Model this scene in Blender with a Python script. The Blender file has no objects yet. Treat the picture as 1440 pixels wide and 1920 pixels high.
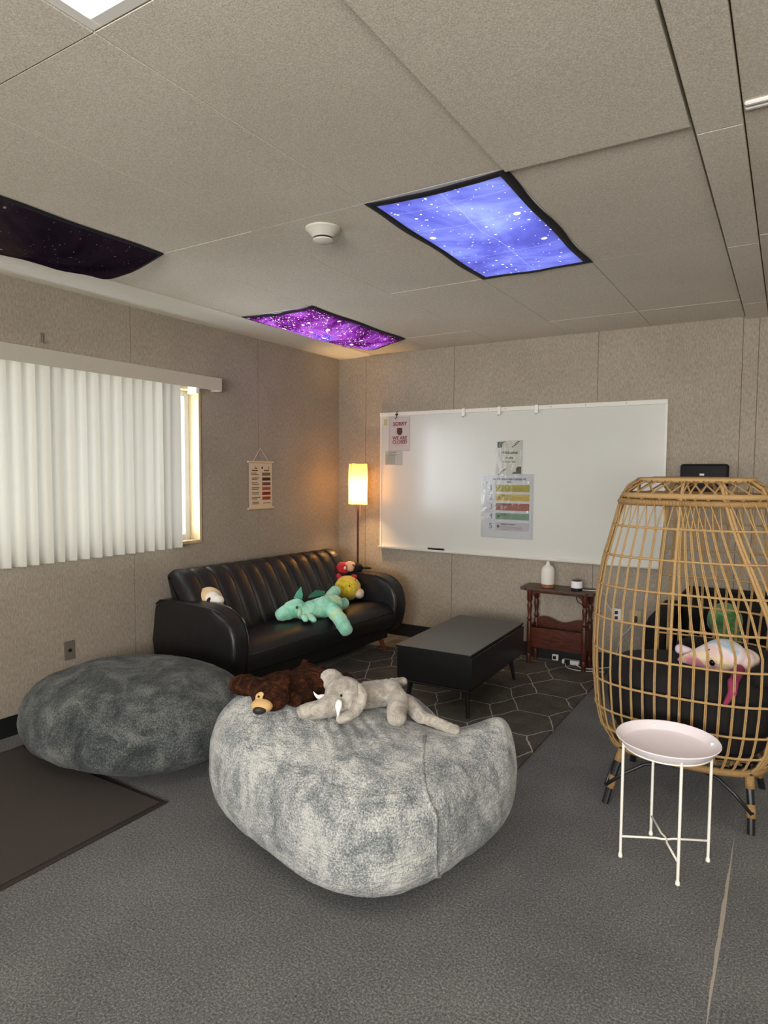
import bpy, bmesh, math, random
from math import sin, cos, pi, radians, sqrt, exp
from mathutils import Vector, Matrix, noise
from mathutils.bvhtree import BVHTree

random.seed(7)
SC = bpy.context.scene
COL = SC.collection

# ------------------------------------------------------------------ camera, light, exposure
CAM_Z = 1.505
cam_data = bpy.data.cameras.new('camera')
cam = bpy.data.objects.new('camera', cam_data)
COL.objects.link(cam)
cam.matrix_world = Matrix(((0.85187955, -0.03729622, 0.5224081, 0),
                           (0.52370191, 0.04898924, -0.85049184, 0),
                           (0.00612775, 0.99810272, 0.06126504, CAM_Z),
                           (0, 0, 0, 1)))
cam_data.sensor_fit = 'HORIZONTAL'
cam_data.sensor_width = 36
cam_data.lens = 1232.616 / 1440 * 36
cam_data.clip_start = 0.05
SC.camera = cam

SC.view_settings.view_transform = 'Standard'
SC.view_settings.look = 'None'
SC.view_settings.gamma = 1
SC.view_settings.use_curve_mapping = False
SC.view_settings.exposure = 0.12
try:
    SC.cycles.use_denoising = True
    SC.cycles.max_bounces = 8
    SC.cycles.diffuse_bounces = 5
    SC.cycles.transmission_bounces = 8
    SC.cycles.transparent_max_bounces = 12
    SC.cycles.sample_clamp_indirect = 6
    SC.cycles.caustics_reflective = False
    SC.cycles.caustics_refractive = False
except Exception:
    pass

world = bpy.data.worlds.new('sky')
SC.world = world
world.use_nodes = True
wbg = world.node_tree.nodes['Background']
wbg.inputs[0].default_value = (0.80, 0.90, 1.0, 1)
wbg.inputs[1].default_value = 1.6


def area(name, loc, rot, sx, sy, power, color):
    d = bpy.data.lights.new(name, 'AREA')
    d.shape = 'RECTANGLE'; d.size = sx; d.size_y = sy; d.energy = power; d.color = color
    o = bpy.data.objects.new(name, d); COL.objects.link(o)
    o.location = loc; o.rotation_euler = rot
    return o


# daylight through the left window, fill through an added rear window, troffers with the right row added
area('daylight_left', (-4.25, 2.2, 1.20), (0, radians(-104), 0), 2.1, 2.8, 190, (0.86, 0.94, 1.0))
area('rear_fill', (0.3, -2.98, 1.45), (radians(104), 0, 0), 3.1, 1.3, 340, (1.0, 0.985, 0.955))

TROFFER_POWER = 8.0      # emission of a bare ceiling light lens
LAMP_POWER = 42

# ------------------------------------------------------------------ materials
MATS = {}


def newmat(name):
    m = bpy.data.materials.new(name); m.use_nodes = True
    nt = m.node_tree; nt.nodes.clear()
    out = nt.nodes.new('ShaderNodeOutputMaterial')
    return m, nt, out


def N(nt, typ, **kw):
    n = nt.nodes.new(typ)
    for k, v in kw.items():
        if k in n.inputs.keys():
            n.inputs[k].default_value = v
        else:
            setattr(n, k, v)
    return n


def L(nt, a, b):
    nt.links.new(a, b)


def rgb(r, g, b):
    f = lambda c: (c / 255 / 12.92) if c / 255 <= 0.04045 else ((c / 255 + 0.055) / 1.055) ** 2.4
    return (f(r), f(g), f(b), 1)


def coords(nt, scale=(1, 1, 1), kind='Object'):
    tc = N(nt, 'ShaderNodeTexCoord')
    mp = N(nt, 'ShaderNodeMapping')
    mp.inputs['Scale'].default_value = scale
    L(nt, tc.outputs[kind], mp.inputs['Vector'])
    return mp.outputs[0]


def noise_tex(nt, vec, scale, detail=4, rough=0.6, dist=0.0):
    n = N(nt, 'ShaderNodeTexNoise')
    n.inputs['Scale'].default_value = scale
    n.inputs['Detail'].default_value = detail
    n.inputs['Roughness'].default_value = rough
    n.inputs['Distortion'].default_value = dist
    L(nt, vec, n.inputs['Vector'])
    return n.outputs['Fac']


def ramp(nt, fac, stops):
    r = N(nt, 'ShaderNodeValToRGB')
    el = r.color_ramp.elements
    while len(el) < len(stops):
        el.new(0.5)
    for e, (p, c) in zip(el, stops):
        e.position = p
        e.color = c if len(c) == 4 else (*c, 1)
    L(nt, fac, r.inputs[0])
    return r.outputs[0]


def mixc(nt, fac, a, b, blend='MIX'):
    m = N(nt, 'ShaderNodeMix'); m.data_type = 'RGBA'; m.blend_type = blend
    for v, i in ((fac, 0), (a, 6), (b, 7)):
        if hasattr(v, 'links'):
            L(nt, v, m.inputs[i])
        else:
            m.inputs[i].default_value = v
    return m.outputs[2]


def math_(nt, op, a, b=None, c=None):
    m = N(nt, 'ShaderNodeMath'); m.operation = op
    for v, i in ((a, 0), (b, 1), (c, 2)):
        if v is None:
            continue
        if hasattr(v, 'links'):
            L(nt, v, m.inputs[i])
        else:
            m.inputs[i].default_value = v
    return m.outputs[0]


def bump(nt, h, strength=0.3, dist=0.01, normal=None):
    b = N(nt, 'ShaderNodeBump')
    b.inputs['Strength'].default_value = strength
    b.inputs['Distance'].default_value = dist
    L(nt, h, b.inputs['Height'])
    if normal is not None:
        L(nt, normal, b.inputs['Normal'])
    return b.outputs[0]


def bsdf(nt, out, color, rough=0.6, normal=None, metal=0, spec=0.5, sheen=0, trans=0, coat=0, sheen_col=None):
    p = N(nt, 'ShaderNodeBsdfPrincipled')
    if hasattr(color, 'links'):
        L(nt, color, p.inputs['Base Color'])
    else:
        p.inputs['Base Color'].default_value = color
    if hasattr(rough, 'links'):
        L(nt, rough, p.inputs['Roughness'])
    else:
        p.inputs['Roughness'].default_value = rough
    p.inputs['Metallic'].default_value = metal
    p.inputs['Specular IOR Level'].default_value = spec
    p.inputs['Sheen Weight'].default_value = sheen
    if sheen_col:
        p.inputs['Sheen Tint'].default_value = sheen_col
    p.inputs['Transmission Weight'].default_value = trans
    p.inputs['Coat Weight'].default_value = coat
    if normal is not None:
        L(nt, normal, p.inputs['Normal'])
    L(nt, p.outputs[0], out.inputs[0])
    return p


def plain(name, color, rough=0.6, metal=0, spec=0.5, var=0.06, scale=30, bmp=0.0, bscale=200, sheen=0, coat=0):
    """simple procedural surface: colour with faint variation and optional grain"""
    m, nt, out = newmat(name)
    v = coords(nt)
    f = noise_tex(nt, v, scale, 3)
    a = tuple(c * (1 - var) for c in color[:3]) + (1,)
    b = tuple(min(1, c * (1 + var)) for c in color[:3]) + (1,)
    c = mixc(nt, f, a, b)
    nrm = bump(nt, noise_tex(nt, v, bscale, 2), bmp, 0.002) if bmp else None
    bsdf(nt, out, c, rough, nrm, metal, spec, sheen, coat=coat)
    return m


def pattern_surface(name, col_a, col_b, col_c, scale, stretch, rough=0.9, bscale=260, bstr=0.5, mid=0.5, sheen=0.3, bdist=0.004, wr=0.0, grain=0.5):
    """plush fabric: mottled pile with fine strands"""
    m, nt, out = newmat(name)
    v = coords(nt, stretch)
    v0 = coords(nt)
    f = noise_tex(nt, v, scale, 6, 0.62, 0.6)
    g = noise_tex(nt, v0, bscale, 3, 0.7)
    f2 = math_(nt, 'ADD', f, math_(nt, 'MULTIPLY', math_(nt, 'SUBTRACT', g, 0.5), grain))
    c = ramp(nt, f2, [(mid - 0.2, col_a), (mid, col_b), (mid + 0.17, col_c)])
    h = math_(nt, 'ADD', math_(nt, 'MULTIPLY', g, 0.6), noise_tex(nt, v, scale * 5, 3, 0.7, 1.0))
    n1 = bump(nt, h, bstr, bdist)
    if wr > 0:
        w = noise_tex(nt, coords(nt, (1.2, 1.2, 7)), 5, 2, 0.5, 1.5)
        n1 = bump(nt, w, wr, 0.03, n1)
    bsdf(nt, out, c, rough, n1, spec=0.15, sheen=sheen)
    return m


def make_wall_mat():
    m, nt, out = newmat('vinyl_wallboard')
    geo = N(nt, 'ShaderNodeNewGeometry')
    sep = N(nt, 'ShaderNodeSeparateXYZ'); L(nt, geo.outputs['Position'], sep.inputs[0])
    v = coords(nt, (1, 1, 0.28))
    f = noise_tex(nt, v, 130, 4, 0.75)
    f2 = noise_tex(nt, coords(nt), 3, 3, 0.5)
    f3 = math_(nt, 'ADD', math_(nt, 'MULTIPLY', f, 0.85), math_(nt, 'MULTIPLY', f2, 0.15))
    c = ramp(nt, f3, [(0.3, rgb(132, 121, 106)), (0.5, rgb(157, 146, 131)), (0.7, rgb(180, 169, 153))])
    # seams between the wallboards
    nsep = N(nt, 'ShaderNodeSeparateXYZ'); L(nt, geo.outputs['Normal'], nsep.inputs[0])
    isback = math_(nt, 'GREATER_THAN', math_(nt, 'ABSOLUTE', nsep.outputs[1]), 0.5)
    tot = None
    for x in (-3.386, -2.482, -1.271, -0.301, -0.205, 0.92, 2.14):
        d = math_(nt, 'LESS_THAN', math_(nt, 'ABSOLUTE', math_(nt, 'SUBTRACT', sep.outputs[0], x)), 0.0022)
        d = math_(nt, 'MULTIPLY', d, isback)
        tot = d if tot is None else math_(nt, 'MAXIMUM', tot, d)
    for y in (-2.0, -0.8, 0.41, 1.62, 2.837, 4.05):
        d = math_(nt, 'LESS_THAN', math_(nt, 'ABSOLUTE', math_(nt, 'SUBTRACT', sep.outputs[1], y)), 0.0014)
        d = math_(nt, 'MULTIPLY', d, math_(nt, 'SUBTRACT', 1.0, isback))
        tot = math_(nt, 'MAXIMUM', tot, d)
    c = mixc(nt, math_(nt, 'MULTIPLY', tot, 0.75), c, rgb(58, 53, 48))
    bsdf(nt, out, c, 0.75, bump(nt, f, 0.3, 0.003), spec=0.25)
    return m


def make_ceiling_mat():
    m, nt, out = newmat('ceiling_board')
    v = coords(nt)
    f = noise_tex(nt, v, 210, 4, 0.9)
    f2 = noise_tex(nt, v, 1.3, 2)
    f3 = math_(nt, 'ADD', math_(nt, 'MULTIPLY', f, 0.9), math_(nt, 'MULTIPLY', f2, 0.1))
    c = ramp(nt, f3, [(0.34, rgb(176, 166, 151)), (0.5, rgb(216, 207, 192)), (0.66, rgb(250, 243, 230))])
    bsdf(nt, out, c, 0.9, bump(nt, f, 0.35, 0.003), spec=0.1)
    return m


def make_carpet_mat():
    m, nt, out = newmat('grey_carpet')
    geo = N(nt, 'ShaderNodeNewGeometry')
    sep = N(nt, 'ShaderNodeSeparateXYZ'); L(nt, geo.outputs['Position'], sep.inputs[0])
    v = coords(nt)
    f = noise_tex(nt, v, 130, 4, 0.85)
    f2 = noise_tex(nt, v, 2.2, 3)
    f3 = math_(nt, 'ADD', math_(nt, 'MULTIPLY', f, 0.88), math_(nt, 'MULTIPLY', f2, 0.12))
    c = ramp(nt, f3, [(0.34, rgb(46, 47, 49)), (0.5, rgb(96, 96, 96)), (0.66, rgb(152, 151, 148))])
    # frayed join in the carpet where the backing shows
    n1 = noise_tex(nt, coords(nt, (1, 1, 1)), 9, 3)
    n2 = noise_tex(nt, coords(nt, (1, 1, 1)), 2.3, 2)
    off = math_(nt, 'MULTIPLY', math_(nt, 'SUBTRACT', n1, 0.5), 0.006)
    d = math_(nt, 'ABSOLUTE', math_(nt, 'SUBTRACT', math_(nt, 'ADD', sep.outputs[0], off), -0.136))
    mid = math_(nt, 'SUBTRACT', 1.0, math_(nt, 'DIVIDE', math_(nt, 'ABSOLUTE', math_(nt, 'SUBTRACT', sep.outputs[1], 2.42)), 0.62))
    wdt = math_(nt, 'MULTIPLY', math_(nt, 'MAXIMUM', mid, 0.0), 0.0075)
    wdt = math_(nt, 'MULTIPLY', wdt, math_(nt, 'ADD', 0.4, math_(nt, 'MULTIPLY', n1, 1.2)))
    mask = math_(nt, 'LESS_THAN', d, wdt)
    c = mixc(nt, math_(nt, 'MULTIPLY', mask, 0.85), c, rgb(172, 162, 146))
    bsdf(nt, out, c, 0.95, bump(nt, f, 0.6, 0.006), spec=0.1, sheen=0.1)
    return m


def make_rug_mat():
    m, nt, out = newmat('rug_pile')
    geo = N(nt, 'ShaderNodeNewGeometry')
    pos = N(nt, 'ShaderNodeVectorMath'); pos.operation = 'ADD'
    nz = N(nt, 'ShaderNodeTexNoise'); nz.inputs['Scale'].default_value = 7
    L(nt, geo.outputs['Position'], nz.inputs['Vector'])
    sc = N(nt, 'ShaderNodeVectorMath'); sc.operation = 'SCALE'; sc.inputs[3].default_value = 0.05
    L(nt, nz.outputs['Color'], sc.inputs[0])
    L(nt, geo.outputs['Position'], pos.inputs[0]); L(nt, sc.outputs[0], pos.inputs[1])
    sep = N(nt, 'ShaderNodeSeparateXYZ'); L(nt, pos.outputs[0], sep.inputs[0])

    def cell(c, origin, period):
        t = math_(nt, 'DIVIDE', math_(nt, 'SUBTRACT', c, origin + 0.025), period)
        return math_(nt, 'ABSOLUTE', math_(nt, 'MULTIPLY', math_(nt, 'SUBTRACT', t, math_(nt, 'ROUND', t)), period))
    # diamonds at the lattice points joined by short straight bars: elongated hexagons between them
    u = cell(sep.outputs[0], -1.495, 0.385)
    w = cell(sep.outputs[1], 4.645, 0.37)
    a, b = 0.095, 0.185
    s = math_(nt, 'SUBTRACT', math_(nt, 'ADD', math_(nt, 'DIVIDE', u, a), math_(nt, 'DIVIDE', w, b)), 1.0)
    dd = math_(nt, 'DIVIDE', math_(nt, 'ABSOLUTE', s), sqrt(1 / a ** 2 + 1 / b ** 2))
    l1 = math_(nt, 'LESS_THAN', dd, 0.0035)
    l2 = math_(nt, 'MULTIPLY', math_(nt, 'LESS_THAN', w, 0.0035), math_(nt, 'GREATER_THAN', u, a))
    ln = math_(nt, 'MAXIMUM', l1, l2)
    v = coords(nt)
    f = noise_tex(nt, v, 150, 3, 0.8)
    f2 = noise_tex(nt, v, 5, 3)
    base = ramp(nt, math_(nt, 'ADD', math_(nt, 'MULTIPLY', f, 0.7), math_(nt, 'MULTIPLY', f2, 0.3)),
                [(0.3, rgb(54, 50, 45)), (0.5, rgb(90, 85, 78)), (0.7, rgb(126, 120, 110))])
    c = mixc(nt, math_(nt, 'MULTIPLY', ln, math_(nt, 'ADD', 0.45, math_(nt, 'MULTIPLY', f, 0.8))), base, rgb(196, 190, 178))
    bsdf(nt, out, c, 0.95, bump(nt, f, 0.6, 0.006), spec=0.1)
    return m


def make_leather(name, col, rough=0.36, spec=0.5):
    m, nt, out = newmat(name)
    v = coords(nt)
    vo = N(nt, 'ShaderNodeTexVoronoi'); vo.inputs['Scale'].default_value = 320
    L(nt, v, vo.inputs['Vector'])
    big = noise_tex(nt, v, 9, 3, 0.5)
    n1 = bump(nt, vo.outputs['Distance'], 0.15, 0.001)
    n2 = bump(nt, big, 0.25, 0.012, n1)
    f = noise_tex(nt, v, 14, 3)
    c = mixc(nt, f, tuple(x * 0.8 for x in col[:3]) + (1,), tuple(min(1, x * 1.25) for x in col[:3]) + (1,))
    r = math_(nt, 'ADD', rough - 0.05, math_(nt, 'MULTIPLY', f, 0.12))
    bsdf(nt, out, c, r, n2, spec=spec)
    return m


def make_wood(name, dark, light, scale=8, axis=(1, 1, 8), rough=0.4):
    m, nt, out = newmat(name)
    v = coords(nt, axis)
    f = noise_tex(nt, v, scale, 5, 0.6, 1.2)
    c = ramp(nt, f, [(0.3, dark), (0.7, light)])
    bsdf(nt, out, c, rough, bump(nt, f, 0.08, 0.002), spec=0.4)
    return m


def make_rattan(name, a, b):
    m, nt, out = newmat(name)
    v = coords(nt)
    f = noise_tex(nt, v, 60, 4, 0.7)
    w = N(nt, 'ShaderNodeTexWave'); w.inputs['Scale'].default_value = 60; w.inputs['Distortion'].default_value = 3
    w.bands_direction = 'Z'
    L(nt, v, w.inputs['Vector'])
    c = mixc(nt, f, a, b)
    c = mixc(nt, math_(nt, 'MULTIPLY', w.outputs['Fac'], 0.25), c, rgb(98, 74, 44))
    bsdf(nt, out, c, 0.6, bump(nt, w.outputs['Fac'], 0.25, 0.002), spec=0.3)
    return m


def make_emit(name, col, strength):
    m, nt, out = newmat(name)
    e = N(nt, 'ShaderNodeEmission')
    e.inputs[0].default_value = col; e.inputs[1].default_value = strength
    L(nt, e.outputs[0], out.inputs[0])
    return m


def make_starcloth(name, stops, star, scale, diff, tr=1.0, nscale=2.5, starthr=0.05, fold=None):
    """thin printed cloth: nebula print with stars, lets light through"""
    m, nt, out = newmat(name)
    v = coords(nt)
    f = noise_tex(nt, v, nscale, 5, 0.6, 0.5)
    c = ramp(nt, f, stops)
    msk = None
    for sc, thr in ((scale, starthr), (scale * 0.42, starthr * 1.05), (scale * 2.1, starthr * 1.3)):
        vo = N(nt, 'ShaderNodeTexVoronoi'); vo.inputs['Scale'].default_value = sc
        L(nt, v, vo.inputs['Vector'])
        sp = N(nt, 'ShaderNodeSeparateXYZ'); L(nt, vo.outputs['Color'], sp.inputs[0])
        t = math_(nt, 'MULTIPLY', sp.outputs[0], thr * 1.8)
        a = math_(nt, 'LESS_THAN', vo.outputs['Distance'], math_(nt, 'SUBTRACT', t, thr * 0.4))
        msk = a if msk is None else math_(nt, 'MAXIMUM', msk, a)
    c = mixc(nt, msk, c, star)
    if fold:
        # pressed fold creases: thin lines running across the cloth
        sep = N(nt, 'ShaderNodeSeparateXYZ'); L(nt, v, sep.inputs[0])
        n3 = noise_tex(nt, v, 2.0, 2)
        tot = None
        for ax, p0 in fold:
            dd = math_(nt, 'ABSOLUTE', math_(nt, 'SUBTRACT', math_(nt, 'ADD', sep.outputs[ax], math_(nt, 'MULTIPLY', n3, 0.06)), p0 + 0.03))
            a = math_(nt, 'LESS_THAN', dd, 0.0028)
            tot = a if tot is None else math_(nt, 'MAXIMUM', tot, a)
        c = mixc(nt, math_(nt, 'MULTIPLY', tot, 0.10), c, star)
    d = N(nt, 'ShaderNodeBsdfDiffuse'); t = N(nt, 'ShaderNodeBsdfTranslucent')
    dc = mixc(nt, 1.0, c, (diff, diff, diff, 1), 'MULTIPLY')
    L(nt, dc, d.inputs[0])
    L(nt, mixc(nt, 1.0, c, (tr, tr, tr, 1), 'MULTIPLY'), t.inputs[0])
    ad = N(nt, 'ShaderNodeAddShader')
    L(nt, d.outputs[0], ad.inputs[0]); L(nt, t.outputs[0], ad.inputs[1])
    L(nt, ad.outputs[0], out.inputs[0])
    return m


def make_translucent(name, col, tr, rough=0.6):
    m, nt, out = newmat(name)
    v = coords(nt)
    f = noise_tex(nt, v, 120, 3)
    c = mixc(nt, f, tuple(x * 0.93 for x in col[:3]) + (1,), col)
    d = N(nt, 'ShaderNodeBsdfDiffuse'); t = N(nt, 'ShaderNodeBsdfTranslucent')
    L(nt, c, d.inputs[0])
    L(nt, c, t.inputs[0])
    mx = N(nt, 'ShaderNodeMixShader'); mx.inputs[0].default_value = tr
    L(nt, d.outputs[0], mx.inputs[1]); L(nt, t.outputs[0], mx.inputs[2])
    L(nt, mx.outputs[0], out.inputs[0])
    return m


def make_plastic_film(name):
    m, nt, out = newmat(name)
    v = coords(nt)
    tr = N(nt, 'ShaderNodeBsdfTransparent'); tr.inputs[0].default_value = (0.97, 0.98, 0.99, 1)
    g = N(nt, 'ShaderNodeBsdfGlossy'); g.inputs['Roughness'].default_value = 0.12
    L(nt, bump(nt, noise_tex(nt, v, 14, 2), 0.3, 0.01), g.inputs['Normal'])
    mx = N(nt, 'ShaderNodeMixShader'); mx.inputs[0].default_value = 0.07
    L(nt, tr.outputs[0], mx.inputs[1]); L(nt, g.outputs[0], mx.inputs[2])
    L(nt, mx.outputs[0], out.inputs[0])
    return m


def make_tiedye(name, stops, scale=5.0, bstr=0.4, zgrad=0.0, z0=0.0):
    m, nt, out = newmat(name)
    v = coords(nt)
    f = noise_tex(nt, v, scale, 3, 0.5, 0.4)
    if zgrad:
        sp = N(nt, 'ShaderNodeSeparateXYZ'); L(nt, v, sp.inputs[0])
        f = math_(nt, 'ADD', math_(nt, 'MULTIPLY', math_(nt, 'SUBTRACT', f, 0.5), 0.9), math_(nt, 'ADD', 0.5, math_(nt, 'MULTIPLY', math_(nt, 'SUBTRACT', sp.outputs[2], z0), zgrad)))
    c = ramp(nt, f, stops)
    g = noise_tex(nt, v, 160, 3, 0.7)
    c = mixc(nt, math_(nt, 'MULTIPLY', g, 0.18), c, (1, 1, 1, 1))
    bsdf(nt, out, c, 0.95, bump(nt, g, bstr, 0.004), spec=0.1, sheen=0.25)
    return m


M = dict(
    wall=make_wall_mat(), ceiling=make_ceiling_mat(), carpet=make_carpet_mat(), rug=make_rug_mat(),
    black_base=plain('rubber_baseboard', rgb(22, 22, 23), 0.5),
    white_paint=plain('white_enamel', rgb(232, 228, 220), 0.4),
    beige_plastic=plain('beige_plastic', rgb(186, 178, 162), 0.45),
    wood_pale=make_wood('pale_pine', rgb(176, 150, 108), rgb(212, 190, 148), 5, (6, 6, 0.8)),
    alu=plain('window_aluminium', rgb(226, 228, 228), 0.4),
    glass=None,
    vane=make_translucent('vane_fabric', rgb(200, 196, 186), 0.06),
    leather=make_leather('black_leather', (0.010, 0.009, 0.0095, 1), 0.40, 0.45),
    leather2=make_leather('dark_brown_leather', (0.006, 0.004, 0.0035, 1), 0.7, 0.2),
    legwood=make_wood('leg_wood', rgb(70, 40, 20), rgb(125, 80, 45)),
    mahog=make_wood('mahogany', rgb(48, 20, 12), rgb(94, 44, 26), 10, (1, 1, 6)),
    mahog_top=make_wood('mahogany_top', rgb(58, 38, 30), rgb(92, 66, 54), 10, (1, 6, 6)),
    ctable=plain('black_laminate', (0.009, 0.009, 0.010, 1), 0.30, spec=0.9, var=0.1, scale=90),
    cmetal=plain('black_metal', (0.012, 0.012, 0.013, 1), 0.4),
    mat=plain('mat_pile', rgb(62, 55, 51), 0.95, var=0.25, scale=160, bmp=0.6, bscale=320),
    matedge=plain('mat_rubber', rgb(46, 38, 35), 0.6),
    rattan=make_rattan('rattan', rgb(160, 126, 80), rgb(194, 160, 108)),
    rattan2=make_rattan('rattan_wrap', rgb(140, 106, 64), rgb(176, 142, 94)),
    cushion=plain('dark_brown_cushion', rgb(17, 12, 11), 0.9, var=0.2, scale=90, bmp=0.4),
    traymat=plain('pink_white_enamel', rgb(238, 228, 231), 0.45, var=0.02),
    legmat=plain('cream_enamel', rgb(244, 240, 228), 0.35, var=0.02),
    board=None,
    text=plain('ink', rgb(36, 34, 33), 0.7),
)


def make_board():
    m, nt, out = newmat('whiteboard_enamel')
    v = coords(nt)
    f = noise_tex(nt, v, 1.6, 3)
    c = mixc(nt, f, rgb(202, 201, 193), rgb(212, 211, 204))
    bsdf(nt, out, c, 0.20, bump(nt, noise_tex(nt, v, 3, 2), 0.05, 0.01), spec=0.6)
    return m


M['board'] = make_board()


def make_glass():
    m, nt, out = newmat('window_glass')
    tr = N(nt, 'ShaderNodeBsdfTransparent')
    g = N(nt, 'ShaderNodeBsdfGlossy'); g.inputs['Roughness'].default_value = 0.02
    mx = N(nt, 'ShaderNodeMixShader'); mx.inputs[0].default_value = 0.06
    L(nt, tr.outputs[0], mx.inputs[1]); L(nt, g.outputs[0], mx.inputs[2])
    L(nt, mx.outputs[0], out.inputs[0])
    return m


M['glass'] = make_glass()
M['film'] = make_plastic_film('clear_plastic_film')
_simple = {}


def cmat(r, g, b, rough=0.7, sheen=0.0, bmp=0.0, spec=0.3):
    k = (r, g, b, rough, sheen, bmp)
    if k not in _simple:
        _simple[k] = plain('surface_%d_%d_%d' % (r, g, b), rgb(r, g, b), rough, var=0.05, bmp=bmp, sheen=sheen, spec=spec)
    return _simple[k]


# ------------------------------------------------------------------ object helpers
def link(name, me, mats, parent=None, origin=(0, 0, 0), smooth=True):
    """mesh vertices come in world coordinates; they are stored relative to the origin of the thing"""
    o = bpy.data.objects.new(name, me)
    COL.objects.link(o)
    if not isinstance(mats, (list, tuple)):
        mats = [mats]
    for m in mats:
        me.materials.append(m)
    base = Vector(origin)
    if parent is not None:
        p = parent; base = Vector((0, 0, 0))
        while p is not None:
            base += p.location; p = p.parent
        o.parent = parent
    else:
        o.location = base
    me.transform(Matrix.Translation(-base))
    if smooth:
        for p in me.polygons:
            p.use_smooth = True
    me.update()
    return o


def obj(name, bm, mats, parent=None, origin=(0, 0, 0), smooth=False, auto=False, recalc=True):
    if recalc:
        bmesh.ops.recalc_face_normals(bm, faces=bm.faces)
    if auto:
        for f in bm.faces:
            f.smooth = True
        for e in bm.edges:
            if len(e.link_faces) == 2 and e.calc_face_angle(0) > radians(35):
                e.smooth = False
    me = bpy.data.meshes.new(name)
    bm.to_mesh(me); bm.free()
    return link(name, me, mats, parent, origin, smooth)


def tag(o, label=None, cat=None, group=None, kind=None):
    if label: o['label'] = label
    if cat: o['category'] = cat
    if group: o['group'] = group
    if kind: o['kind'] = kind
    return o


def thing(name, loc, label, cat, group=None):
    o = bpy.data.objects.new(name, None)
    o.empty_display_size = 0.1
    COL.objects.link(o); o.location = loc
    return tag(o, label, cat, group)


def B():
    return bmesh.new()


def box(bm, x0, x1, y0, y1, z0, z1, bev=0, seg=2, rot=None, mat=0):
    r = bmesh.ops.create_cube(bm, size=1)
    vs = r['verts']
    c = Vector(((x0 + x1) / 2, (y0 + y1) / 2, (z0 + z1) / 2))
    for v in vs:
        v.co = Vector((v.co.x * (x1 - x0), v.co.y * (y1 - y0), v.co.z * (z1 - z0)))
        if rot is not None:
            v.co = rot @ v.co
        v.co += c
    fs = {f for v in vs for f in v.link_faces}
    for f in fs:
        f.material_index = mat
    if bev:
        es = list({e for v in vs for e in v.link_edges})
        bmesh.ops.bevel(bm, geom=es, offset=bev, segments=seg, profile=0.5, affect='EDGES')
    return vs


def prism(bm, pts2, axis, a0, a1, bev=0, seg=3):
    """polygon pts2 extruded along axis ('x','y','z')"""
    def P(p, a):
        if axis == 'y': return (p[0], a, p[1])
        if axis == 'x': return (a, p[0], p[1])
        return (p[0], p[1], a)
    v0 = [bm.verts.new(P(p, a0)) for p in pts2]
    v1 = [bm.verts.new(P(p, a1)) for p in pts2]
    f0 = bm.faces.new(v0); f1 = bm.faces.new(list(reversed(v1)))
    n = len(pts2)
    for i in range(n):
        bm.faces.new((v0[i], v1[i], v1[(i + 1) % n], v0[(i + 1) % n]))
    if bev:
        es = list(f0.edges) + list(f1.edges)
        bmesh.ops.bevel(bm, geom=es, offset=bev, segments=seg, profile=0.5, affect='EDGES')


def tube(bm, pts, r, seg=8, closed=False, radii=None, caps=True):
    pts = [Vector(p) for p in pts]
    n = len(pts)
    tans = []
    for i in range(n):
        if closed:
            t = pts[(i + 1) % n] - pts[i - 1]
        else:
            t = pts[min(i + 1, n - 1)] - pts[max(i - 1, 0)]
        tans.append(t.normalized() if t.length > 1e-9 else Vector((0, 0, 1)))
    t0 = tans[0]
    up = Vector((0, 0, 1)) if abs(t0.z) < 0.9 else Vector((1, 0, 0))
    nrm = (up - t0 * up.dot(t0)).normalized()
    rings = []
    for i in range(n):
        t = tans[i]
        nrm = (nrm - t * nrm.dot(t))
        nrm = nrm.normalized() if nrm.length > 1e-6 else t.orthogonal().normalized()
        b = t.cross(nrm)
        rr = radii[i] if radii else r
        rings.append([bm.verts.new(pts[i] + (nrm * cos(2 * pi * k / seg) + b * sin(2 * pi * k / seg)) * rr) for k in range(seg)])
    m = n if closed else n - 1
    for i in range(m):
        a, c = rings[i], rings[(i + 1) % n]
        # find best twist offset when closing
        off = 0
        if closed and i == n - 1:
            off = min(range(seg), key=lambda o: (a[0].co - c[o].co).length)
        for k in range(seg):
            bm.faces.new((a[k], a[(k + 1) % seg], c[(k + 1 + off) % seg], c[(k + off) % seg]))
    if caps and not closed:
        bm.faces.new(list(reversed(rings[0]))); bm.faces.new(rings[-1])


def lathe(bm, prof, c, seg=32, cap=True, squash=(1, 1)):
    rings = []
    for r, z in prof:
        if r < 1e-6:
            rings.append([bm.verts.new((c[0], c[1], c[2] + z))])
        else:
            rings.append([bm.verts.new((c[0] + r * squash[0] * cos(2 * pi * k / seg), c[1] + r * squash[1] * sin(2 * pi * k / seg), c[2] + z)) for k in range(seg)])
    for a, b in zip(rings, rings[1:]):
        for k in range(seg):
            k2 = (k + 1) % seg
            if len(a) == 1 and len(b) > 1: bm.faces.new((a[0], b[k], b[k2]))
            elif len(b) == 1 and len(a) > 1: bm.faces.new((a[k], a[k2], b[0]))
            elif len(a) > 1: bm.faces.new((a[k], a[k2], b[k2], b[k]))
    if cap:
        if len(rings[0]) > 1: bm.faces.new(list(reversed(rings[0])))
        if len(rings[-1]) > 1: bm.faces.new(rings[-1])


def ell(bm, c, r, rot=None, seg=20):
    if isinstance(r, (int, float)): r = (r, r, r)
    res = bmesh.ops.create_uvsphere(bm, u_segments=seg, v_segments=seg // 2 + 2, radius=1)
    R = rot if rot is not None else Matrix.Identity(3)
    for v in res['verts']:
        v.co = R @ Vector((v.co.x * r[0], v.co.y * r[1], v.co.z * r[2])) + Vector(c)


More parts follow.
